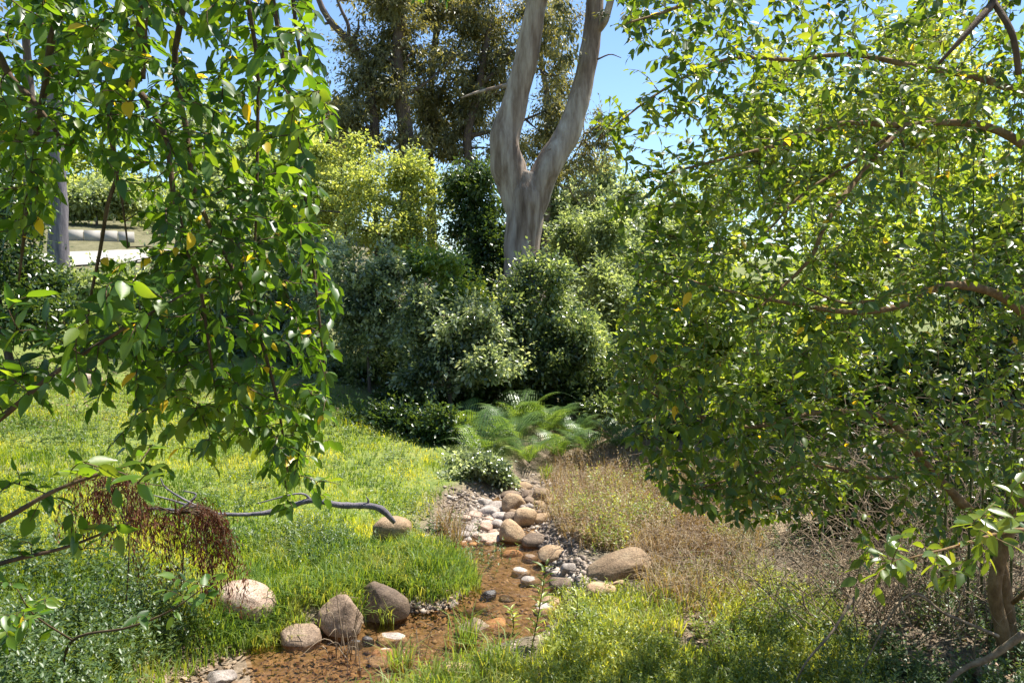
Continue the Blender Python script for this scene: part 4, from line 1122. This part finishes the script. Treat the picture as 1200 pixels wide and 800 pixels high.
# fallen branch lying on the boulder, and the dead brown fronds
c = G(190, 640)
t = thing('fallen_branch', tuple(c), 'grey broken branch lying across the grass onto the tan boulder', 'branch')
by = G(459, 636)[1]
br = [(462, 612, by - .3), (448, 597, by - .35), (430, 592, by - .3), (400, 592, by - .3), (365, 586, by - .3), (335, 595, by - .3), (300, 602, by - .4), (255, 602, by - .5), (210, 598, by - .6), (170, 595, by - .7)]
pp = smooth_path([P(*q) for q in br], 40)
g = hz(pp[:, 0], pp[:, 1]); pp[:, 2] = np.maximum(pp[:, 2], g + .03)
b = Bag(); tube(b, pp, np.interp(np.linspace(0, 1, 40), [0, .08, .3, .6, 1], [.024, .042, .04, .03, .014]), 10, .4, 4.); b.build('bough', 'bark_purple', t, None, True)
for pts in [[(430, 592, by - .3), (432, 586, by - .3), (429, 582, by - .3)], [(365, 586, by - .3), (350, 578, by - .3), (300, 590, by - .4)], [(255, 602, by - .5), (225, 590, by - .6), (195, 572, by - .6), (188, 560, by - .6)], [(210, 598, by - .6), (230, 580, by - .5), (215, 575, by - .5)], [(235, 597, by - .5), (205, 587, by - .4), (180, 580, by - .4)]]:
    b = Bag(); tube(b, smooth_path([P(*q) for q in pts], 10), np.linspace(.02, .007, 10), 5, .2); b.build('twig', 'bark_purple', t)
def dead_spray(px, py, Y, strands, label):
    c = P(px, py, Y)
    base = c.copy(); base[2] = float(gz(c[0], c[1]))
    t = thing('dead_branch', tuple(base), label, 'dead branch', 'dead brown branches beside the weeping tree')
    b = Bag(); bl = Bag()
    main = smooth_path([base - [0, 0, .05], base + [.05, .05, (c[2] - base[2]) * .6], c, c + [.5, 0, -.02]], 12)
    bm_ = Bag(); tube(bm_, main, np.linspace(.007, .005, 12), 4); bm_.build('stem', 'bark_brown', t)
    for (x0, y0, x1, y1) in strands:
        a_ = P(x0, y0, Y + rng.normal() * .15); e = P(x1, y1, Y + rng.normal() * .2)
        pth = smooth_path([c, (c + a_) / 2 + [0, 0, .06], a_, (a_ + e) / 2 + rng.normal(size=3) * .06 + [0, 0, .05], e], 18)
        tube(b, pth, np.linspace(.006, .002, 18), 3)
        n = int(16 + 1.1 * abs(y1 - y0))
        f = rng.uniform(.35, 1, n)
        p = np.stack([np.interp(f, np.linspace(0, 1, 18), pth[:, k]) for k in range(3)], -1) + rng.normal(size=(n, 3)) * .035
        d = rng.normal(size=(n, 3)) * .35; d[:, 2] -= 1
        put_leaves(bl, SLIM4, p, d, rng.normal(size=(n, 3)), .035 + .05 * rng.random(n), 1.0)
    b.build('twigwork', 'bark_brown', t, 'stuff'); bl.build('dead_leaves', 'dead', t, 'stuff')
st = [(x, 575 + rng.normal() * 14, x + rng.normal() * 8, 575 + rng.uniform(30, 70)) for x in np.linspace(85, 172, 24)]
dead_spray(140, 568, 7.6, st, 'dead branch with drooping red brown leaves at the near left corner')
st = [(x, 612 + rng.normal() * 8 - abs(x - 210) * .1, x + 6 + rng.normal() * 8, 612 + rng.uniform(25, 90) + max(0, x - 210) * .55) for x in np.concatenate([np.linspace(160, 215, 13), np.linspace(228, 264, 20)])]
dead_spray(205, 602, 7.9, st, 'curtain of dead red brown leaves hanging beside the pale pink boulder')

# ------------------------------------------------------------------ near leafy trees: grow twigs from limbs into the crown's volume, leaves along the twigs
LEAF_MESH = []
for k, (curl, wide) in enumerate([(1.0, 1.0), (1.7, .9), (.4, 1.1)]):
    LEAF_MESH.append(oval_leaf(6, curl, wide))
class Tree:
    def __init__(s, t, rng, mat, bark):
        s.t, s.rng, s.mat, s.bark = t, rng, mat, bark
        s.nodes = np.zeros((0, 3)); s.tw = Bag(); s.L = []
    def limb(s, pts, r0, r1, n=22, name='limb', sides=8, bark=None, lump=.16):
        pp = smooth_path([q if isinstance(q, np.ndarray) else P(*q) for q in pts], n)
        b = Bag(); tube(b, pp, np.linspace(r0, r1, n), sides, lump, s.rng.uniform(0, 9))
        b.build(name, bark or s.bark, s.t, None, True)
        dense = smooth_path(pp, n * 3)
        s.nodes = np.concatenate([s.nodes, dense])
        return pp
    def leaves_on(s, path, leafy, gap, size, droop, spread=.85):
        rng = s.rng
        seg = np.linalg.norm(np.diff(path, axis=0), axis=1); cum = np.concatenate([[0], np.cumsum(seg)])
        a = max(0, cum[-1] - leafy)
        q = np.arange(a + gap * .5, cum[-1], gap)
        if len(q) < 2: q = np.linspace(a, cum[-1], 3)
        q = q + rng.normal(size=len(q)) * gap * .2
        p = np.stack([np.interp(q, cum, path[:, k]) for k in range(3)], -1)
        t = norm(np.stack([np.interp(q, cum, np.gradient(path, axis=0)[:, k]) for k in range(3)], -1))
        ref = np.array([0, 0, 1.0]) + rng.normal(size=3) * .4
        side = norm(np.cross(t, ref))
        sgn = np.where(np.arange(len(q)) % 2, 1, -1)[:, None]
        d = t * .55 + side * sgn * spread + rng.normal(size=p.shape) * .22
        d[-1] = t[-1] + rng.normal(size=3) * .1
        d[:, 2] -= droop * rng.uniform(.5, 1.4, len(q))
        nn = np.array([0, 0, 1.0]) + rng.normal(size=p.shape) * .45 - side * sgn * .25
        sz = size * rng.uniform(.6, 1.2, len(q))
        s.L.append(np.concatenate([p, d, nn, sz[:, None]], 1))
    def grow(s, anchors, r=.004, leafy=.5, gap=.04, size=.09, droop=.3, sag=.1, hang=0.0, spread=.85, reach=9):
        rng = s.rng
        if not len(anchors): return
        dist = [np.min(np.linalg.norm(s.nodes - a, axis=1)) for a in anchors]
        cap = len(s.nodes) + len(anchors) * 6
        N = np.empty((cap, 3)); N[:len(s.nodes)] = s.nodes; n = len(s.nodes)
        for k in np.argsort(dist):
            a = anchors[k]
            v = N[:n] - a
            cost = np.sqrt((v * v).sum(1)) + hang * np.maximum(0, -v[:, 2])
            o = N[np.argmin(cost)].copy()
            L = np.linalg.norm(a - o)
            if L > reach: continue
            mid = (o + a) / 2 + rng.normal(size=3) * L * .12 + np.array([0, 0, sag * L])
            path = smooth_path([o, mid, a], 7)
            rr = r * (1 + .8 * min(L, 1.5))
            tube(s.tw, path[::2], np.linspace(rr, r * .45, 4), 3)
            N[n:n + 5] = path[2:]; n += 5
            s.leaves_on(path, leafy, gap, size, droop, spread)
        s.nodes = N[:n].copy()
    def finish(s, keep=300, tw_name='twigwork'):
        s.tw.build(tw_name, s.bark, s.t, 'stuff')
        L = np.concatenate(s.L)
        pos, d, nn, sz = L[:, :3], L[:, 3:6], L[:, 6:9], L[:, 9]
        px, py, dep = pix(pos + norm(d) * sz[:, None] * .5)
        ok = (px > 8) & (px < 1192) & (py > 8) & (py < 792) & (dep > .5)
        score = np.where(ok, sz / dep, 0)
        order = np.argsort(-score)
        big, rest = order[:keep], order[keep:]
        b = Bag(); put_leaves(b, LEAF8, pos[rest], d[rest], nn[rest], sz[rest])
        b.build('foliage', s.mat, s.t, 'stuff', True)
        dd, side, u = leaf_frames(d[big], nn[big])
        meshes = [mesh_np('leaf', v, [f]) for v, f in LEAF_MESH]
        for me_ in meshes:
            me_.materials.append(M[s.mat]); me_.polygons.foreach_set('use_smooth', np.ones(len(me_.polygons), bool))
        base = np.array(s.t.location)
        for q, k in enumerate(big):
            o = bpy.data.objects.new('leaf', meshes[q % 3])
            COL.objects.link(o); o.parent = s.t
            mt = Matrix.Identity(4)
            for c_, vec in enumerate((dd[q], side[q], u[q])):
                for r_ in range(3): mt[r_][c_] = float(vec[r_] * sz[k])
            for r_ in range(3): mt[r_][3] = float(pos[k][r_] - base[r_])
            o.matrix_basis = mt
        print(s.t.name, 'leaves', len(L))
def volume(rng, poly, n, y0, y1, dens=None):
    poly = np.array(poly, float); lo, hi = poly.min(0), poly.max(0)
    px = rng.uniform(lo[0], hi[0], n * 3); py = rng.uniform(lo[1], hi[1], n * 3)
    k = in_poly(px, py, poly)
    if dens is not None: k &= rng.random(len(px)) < dens(px, py)
    px, py = px[k][:n], py[k][:n]
    return np.array([P(a, b_, y) for a, b_, y in zip(px, py, rng.uniform(y0, y1, len(px)))])

# --- weeping tree on the left: trunk outside the frame, strands hang into it
rng = np.random.default_rng(101)
lb = np.array([-4.6, 4.2, 0.]); lb[2] = float(gz(lb[0], lb[1]))
t = thing('weeping_tree', tuple(lb), 'leafy weeping tree whose glossy green strands hang over the left bank', 'tree')
T = Tree(t, rng, 'fig_left', 'bark_brown')
T.limb([lb - [0, 0, .2], lb + [.1, 0, 1.5], lb + [.35, -.05, 3.2], lb + [.9, -.1, 4.8], lb + [1.8, 0, 5.9]], .17, .07, name='trunk', sides=12)
top1, top2 = lb + np.array([.9, -.1, 4.8]), lb + np.array([1.8, 0, 5.9])
hub = P(170, -70, 4.0)
T.limb([top1, (top1 + hub) / 2 + [0, 0, .3], hub], .06, .03)
T.limb([top2, top2 + [.6, .1, .3], P(330, -150, 4.3)], .05, .02)
T.limb([P(330, -150, 4.3), P(420, -110, 4.3), P(520, -60, 4.3), P(540, -20, 4.4)], .02, .008)
T.limb([hub, (166, 40, 4.0), (165, 92, 4.0)], .032, .022)
T.limb([(165, 92, 4.0), (146, 100, 4.0), (128, 115, 4.), (131, 165, 4.0), (137, 205, 4.05), (126, 240, 4.05), (118, 290, 4.1), (106, 350, 4.15), (100, 400, 4.2)], .016, .006)
T.limb([(137, 205, 4.05), (143, 235, 4.05), (150, 290, 4.1)], .007, .004)
T.limb([(165, 110, 4.0), (178, 128, 4.0), (195, 165, 3.95), (203, 225, 3.95), (218, 285, 3.9), (236, 345, 3.9), (244, 400, 3.9), (255, 470, 3.9)], .018, .005)
T.limb([P(240, -80, 4.2), (205, 60, 4.3), (218, 150, 4.3), (232, 235, 4.3), (285, 340, 4.25), (318, 440, 4.2), (330, 500, 4.2), (338, 560, 4.2)], .018, .005)
T.limb([P(270, -100, 4.3), (300, 60, 4.5), (302, 140, 4.5), (300, 255, 4.5), (296, 330, 4.5)], .014, .005)
T.limb([P(300, -120, 4.3), (330, 60, 4.4), (352, 190, 4.4), (366, 300, 4.35), (376, 390, 4.3), (384, 470, 4.3)], .014, .005)
T.limb([P(330, -140, 4.3), (348, 40, 4.1), (362, 90, 4.1), (384, 125, 4.1)], .012, .005)
T.limb([top1, P(60, -90, 4.2), (58, 60, 4.4), (42, 160, 4.5), (30, 260, 4.5), (22, 330, 4.5)], .03, .006)
T.limb([lb + np.array([.35, -.05, 3.2]), P(-60, 60, 4.0), P(20, 100, 3.9), P(70, 160, 3.9)], .03, .008)
T.limb([lb + np.array([.1, 0, 1.5]), P(-60, 520, 3.4), (0, 490, 3.3), (60, 440, 3.3), (140, 388, 3.3), (215, 345, 3.35)], .02, .004)
T.limb([lb + np.array([.1, 0, 1.2]), P(-80, 640, 3.0), (0, 610, 2.9), (70, 572, 2.9), (165, 540, 2.95)], .018, .004)
T.limb([lb + np.array([.1, 0, 1.0]), P(-80, 690, 3.2), (0, 660, 3.2), (80, 640, 3.3), (150, 612, 3.4)], .016, .004)
U = [(-80, -80), (360, -80), (372, 40), (392, 130), (345, 250), (300, 330), (250, 350), (200, 330), (170, 255), (90, 165), (60, 260), (-80, 300)]
def dl(px, py): return 1 - .8 * np.exp(-(((px - 130) / 75) ** 2 + ((py - 235) / 60) ** 2)) - .45 * np.exp(-(((px - 290) / 60) ** 2 + ((py - 60) / 50) ** 2))
T.grow(volume(rng, U, 980, 3.4, 5.4, dl), .0035, .42, .027, .092, .45, .12, 1.2)
D = [(170, 220), (300, 200), (380, 200), (398, 380), (385, 480), (350, 575), (320, 560), (270, 500), (200, 500), (140, 440), (90, 400), (120, 300), (200, 320)]
T.grow(volume(rng, D, 370, 3.6, 4.8, dl), .0033, .36, .027, .092, .6, .1, 1.5)
T.grow(volume(rng, [(150, 360), (360, 360), (360, 560), (320, 560), (250, 520), (150, 520)], 80, 3.6, 4.3), .003, .3, .035, .095, .75, .1, 1.5)
T.grow(volume(rng, [(-40, 340), (130, 330), (230, 330), (170, 410), (60, 470), (-40, 480)], 85, 3.0, 3.8), .003, .32, .036, .105, .3, .08)
T.grow(volume(rng, [(-30, 560), (180, 520), (190, 560), (100, 590), (-30, 630)], 14, 2.7, 3.1), .003, .3, .045, .10, .15, .05)
T.grow(volume(rng, [(-30, 620), (150, 590), (150, 640), (-30, 680)], 16, 3.0, 3.5), .003, .3, .045, .10, .15, .05)
T.grow(volume(rng, [(310, 500), (400, 480), (402, 590), (330, 600)], 24, 3.9, 4.4), .003, .26, .034, .088, .6, .1, 1.5)
T.grow(volume(rng, [(90, 440), (300, 440), (300, 540), (200, 560), (110, 540)], 34, 3.6, 4.3), .003, .28, .036, .09, .6, .1, 1.5)
T.grow(volume(rng, [(470, -30), (560, -30), (540, 3), (480, 4)], 10, 4.2, 4.5), .003, .25, .04, .09, .5, .1)
T.finish(300)

# low leafy sapling in the left corner
c = np.array(G(70, 790)); 
t = thing('leafy_sapling', tuple(c), 'leafy green sapling leaning over the nettles toward the pale pink boulder', 'plant')
T = Tree(t, np.random.default_rng(111), 'fig_left', 'bark_brown')
T.limb([c - [0, 0, .1], P(85, 750, c[1] - .5), P(150, 735, c[1] - .9), P(200, 715, c[1] - 1.0), P(236, 690, c[1] - 1.0)], .014, .004, name='stem', sides=6)
T.limb([P(85, 750, c[1] - .5), P(40, 720, c[1] - .8), P(20, 690, c[1] - .9)], .008, .004, name='stem', sides=5)
T.grow(volume(T.rng, [(190, 660), (280, 680), (270, 730), (200, 730), (150, 740)], 9, c[1] - 1.2, c[1] - .8), .003, .2, .035, .11, .3, .05)
T.grow(volume(T.rng, [(-20, 680), (60, 690), (60, 780), (-20, 790)], 14, c[1] - 1.4, c[1] - .6), .003, .25, .035, .11, .3, .05)
T.finish(60)

# --- big leafy tree on the right bank
rng = np.random.default_rng(131)
rb = np.array(G(1184, 772))
t = thing('bank_tree', tuple(rb), 'wide leafy tree with arching tan limbs filling the right bank', 'tree')
T = Tree(t, rng, 'fig_right', 'bark_tan')
Y0 = rb[1]
T.limb([rb - [0, 0, .15], (1174, 735, Y0), (1166, 680, Y0), (1196, 580, Y0 - .1), (1238, 440, Y0 - .2), (1252, 280, Y0 - .2), (1248, 140, Y0 - .3), (1225, -20, Y0 - .4), (1180, -180, Y0 - .4)], .062, .03, 40, 'trunk', 12)
T.limb([rb + [.1, .1, -.1], (1168, 640, Y0 + .2), (1118, 580, Y0 + .3), (1088, 548, Y0 + .3), (1060, 510, Y0 + .2), (1030, 488, Y0 + .1), (960, 482, Y0), (880, 500, Y0 - .2), (800, 480, Y0 - .4), (742, 446, Y0 - .5)], .055, .006, 40)
T.limb([(1244, 420, Y0 - .2), (1190, 358, Y0 - .2), (1140, 336, Y0 - .3), (1095, 338, Y0 - .4), (1055, 358, Y0 - .5), (1000, 366, Y0 - .6), (930, 356, Y0 - .7), (850, 340, Y0 - .8), (780, 320, Y0 - .9)], .045, .006, 36)
T.limb([(1100, 336, Y0 - .4), (1050, 345, Y0), (990, 355, Y0 + .2), (930, 330, Y0 + .3)], .022, .008)
T.limb([(1250, 210, Y0 - .2), (1180, 158, Y0 - .1), (1125, 144, Y0), (1060, 147, Y0), (985, 145, Y0), (930, 165, Y0 - .1), (880, 178, Y0 - .3), (810, 196, Y0 - .6), (745, 212, Y0 - .9)], .04, .005, 36)
T.limb([(1060, 147, Y0), (1000, 190, Y0), (940, 228, Y0 - .1), (895, 275, Y0 - .2), (850, 300, Y0 - .4)], .018, .005)
T.limb([(1248, 130, Y0 - .3), (1150, 92, Y0), (1080, 80, Y0), (1000, 64, Y0 + .1), (930, 70, Y0), (850, 70, Y0 - .4), (770, 110, Y0 - .8), (700, 165, Y0 - 1.1)], .035, .005, 32)
T.limb([(1000, 215, Y0 - .3), (968, 262, Y0 - .5), (950, 302, Y0 - .6), (915, 338, Y0 - .7), (885, 365, Y0 - .8)], .022, .008)
T.limb([(1060, 147, Y0), (1020, 190, Y0 - .2), (1000, 215, Y0 - .3)], .02, .02, 10)
T.limb([(1215, -60, Y0 - .4), (1020, -60, Y0 - .6), (880, -30, Y0 - 1), (790, 10, Y0 - 1.3), (725, 30, Y0 - 1.5)], .03, .005)
T.limb([(1088, 548, Y0 + .3), (1030, 560, Y0 - .1), (960, 545, Y0 - .4), (880, 555, Y0 - .8), (810, 575, Y0 - 1.0)], .02, .005)
T.limb([(1215, -60, Y0 - .4), (1166, -20, 4.2), (1164, 2, 4.0), (1132, 40, 3.9), (1100, 75, 3.9)], .03, .008, bark='bark_brown')
T.limb([(1164, 2, 4.0), (1186, 40, 3.9), (1194, 88, 3.9)], .016, .014, bark='bark_brown')
T.limb([rb + [0, 0, .5], P(1260, 640, 5.2), P(1200, 620, 4.4), P(1120, 640, 4.1), P(1060, 655, 4.0)], .02, .004)
R1 = [(705, -60), (735, 60), (700, 140), (740, 190), (770, 225), (735, 270), (745, 330), (715, 400), (705, 450), (745, 520), (765, 575), (830, 610), (900, 625), (1000, 580), (1100, 560), (1300, 540), (1300, -120), (720, -120)]
def dens(px, py):
    sky = np.exp(-(((px - 765) / 45) ** 2 + ((py - 95) / 80) ** 2)) * .75 + np.exp(-(((px - 800) / 30) ** 2 + ((py - 195) / 22) ** 2)) * .6
    tip = np.clip((830 - px) / 120, 0, 1) * .35
    return 1 - np.clip(sky + tip, 0, .9)
T.grow(volume(rng, R1, 2700, Y0 - 1.2, Y0 + 1.4, dens), .0035, .42, .029, .08, .3, .06)
T.grow(volume(rng, [(690, 140), (770, 90), (900, 60), (900, 300), (800, 300), (735, 270), (740, 200)], 110, Y0 - 1.5, Y0 - .8), .003, .35, .034, .095, .1, .05)
T.grow(volume(rng, [(715, 240), (830, 230), (850, 430), (760, 440), (705, 430), (745, 330)], 230, Y0 - 1.5, Y0 - .6), .003, .36, .036, .09, .2, .06)
T.grow(volume(rng, [(705, 430), (850, 420), (900, 560), (890, 615), (820, 600), (760, 565)], 300, Y0 - 1.5, Y0 - .6), .003, .36, .036, .095, .55, .1, .6)
T.grow(volume(rng, [(700, -60), (860, -60), (860, 60), (800, 130), (740, 60)], 130, Y0 - 1.8, Y0 - .9), .003, .36, .036, .09, .4, .08)
T.grow(volume(rng, [(860, 0), (1250, 0), (1250, 560), (900, 560)], 420, Y0 - 1.9, Y0 - 1.1), .003, .36, .030, .085, .35, .08)
T.grow(volume(rng, [(880, 500), (1260, 470), (1260, 660), (1050, 640), (900, 620)], 260, Y0 - 1.4, Y0 + .6), .003, .38, .04, .085, .35, .06)
T.grow(volume(rng, [(980, 640), (1080, 610), (1210, 540), (1210, 640), (1100, 690), (1000, 690)], 40, 3.7, 4.5), .003, .34, .036, .105, .3, .05)
T.finish(300)

# tangle of dead twigs under the bank tree
TB = 'dead twig tangles under the bank tree'
def bramble(px, py, n, r, hgt, label, seed):
    rng = np.random.default_rng(seed)
    c = np.array(G(px, py)); t = thing('twig_tangle', tuple(c), label, 'twigs', TB)
    b = Bag()
    for k in range(n):
        a = c + rng.normal(size=3) * [r * .6, r * .6, 0]; a[2] = hz(a[None, 0], a[None, 1])[0] - .02
        az = rng.uniform(0, 6.28); L = rng.uniform(.4, 1.0) * r * 1.6
        e = a + np.array([math.cos(az) * L, math.sin(az) * L * .7, rng.uniform(.05, 1) * hgt])
        m_ = (a + e) / 2 + np.array([0, 0, rng.uniform(.1, .5) * hgt]) + rng.normal(size=3) * .12
        pth = smooth_path([a, m_, e], 9) + rng.normal(size=(9, 3)) * .012
        pth[0] = a
        rr = rng.uniform(.003, .008)
        tube(b, pth, np.linspace(rr, rr * .4, 9), 3)
        if rng.random() < .7:
            q = pth[rng.integers(3, 8)]
            tube(b, smooth_path([q, q + rng.normal(size=3) * .12, q + rng.normal(size=3) * .3], 6), np.linspace(rr * .6, rr * .2, 6), 3)
    b.build('twigwork', 'twig_pale', t, 'stuff')
bramble(960, 690, 100, 1.0, .8, 'pale dead twig tangle at the open end of the bank tree shade', 201)
bramble(1060, 720, 170, .9, .9, 'dense dead twig tangle left of the tan trunk', 202)
bramble(1150, 700, 150, .9, 1.2, 'dead twig tangle around the foot of the tan trunk', 203)
bramble(1010, 620, 160, 1.3, 1.3, 'dead twig tangle hanging below the lowest tan limb', 204)
bramble(1180, 600, 120, 1.3, 1.6, 'tall dead twig tangle behind the tan trunk', 205)
# upright canes at the right edge
rng = np.random.default_rng(207)
CG = 'upright canes beside the tan trunk'
for px, Yc, hgt in [(1113, 7.4, 4.6), (1148, 7.2, 5.0), (1164, 7.6, 5.2), (1176, 7.0, 4.8), (1190, 7.5, 5.2), (1135, 8.0, 3.4), (1092, 8.0, 2.4), (1200, 6.9, 4.6)]:
    q = P(px, 400, Yc); q[2] = float(gz(q[0], q[1]))
    b = Bag(); pth = smooth_path([q - [0, 0, .1], q + [rng.normal() * .06, 0, hgt * .5], q + [rng.normal() * .12, rng.normal() * .1, hgt]], 16)
    tube(b, pth, np.linspace(.013, .006, 16), 6, .1)
    b.V = [v - q for v in b.V]
    o = b.build('cane', 'stem'); o.location = tuple(q)
    tag(o, 'thin green cane rising straight through the bank tree leaves', 'cane', CG)
# big broken boughs bottom right
for pts, lab in [([(1200, 742, 5.6), (1160, 770, 5.7), (1120, 790, 5.8), (1080, 830, 5.8)], 'grey bough leaning across the pale boulder under the bank tree'), ([(1170, 745, 6.2), (1110, 720, 6.2), (1060, 700, 6.2), (1000, 680, 6.3)], 'long thin dead bough reaching from the tan trunk into the tangle'), ([(1000, 700, 6.6), (975, 740, 6.4), (945, 775, 6.3), (925, 792, 6.3)], 'pale slanting dead bough at the edge of the creeper')]:
    w = np.array([P(*q) for q in pts]); g = hz(w[:, 0], w[:, 1]); w[:, 2] = np.maximum(w[:, 2], g + .02)
    w[-1, 2] = g[-1] + .01
    b = Bag(); tube(b, smooth_path(w, 20), np.linspace(.03, .012, 20) if 'grey' in lab else np.linspace(.014, .006, 20), 8, .25, 2.)
    q = w[-1]; b.V = [v - q for v in b.V]
    o = b.build('dead_bough', 'twig_pale', None, None, True); o.location = tuple(q); tag(o, lab, 'branch')
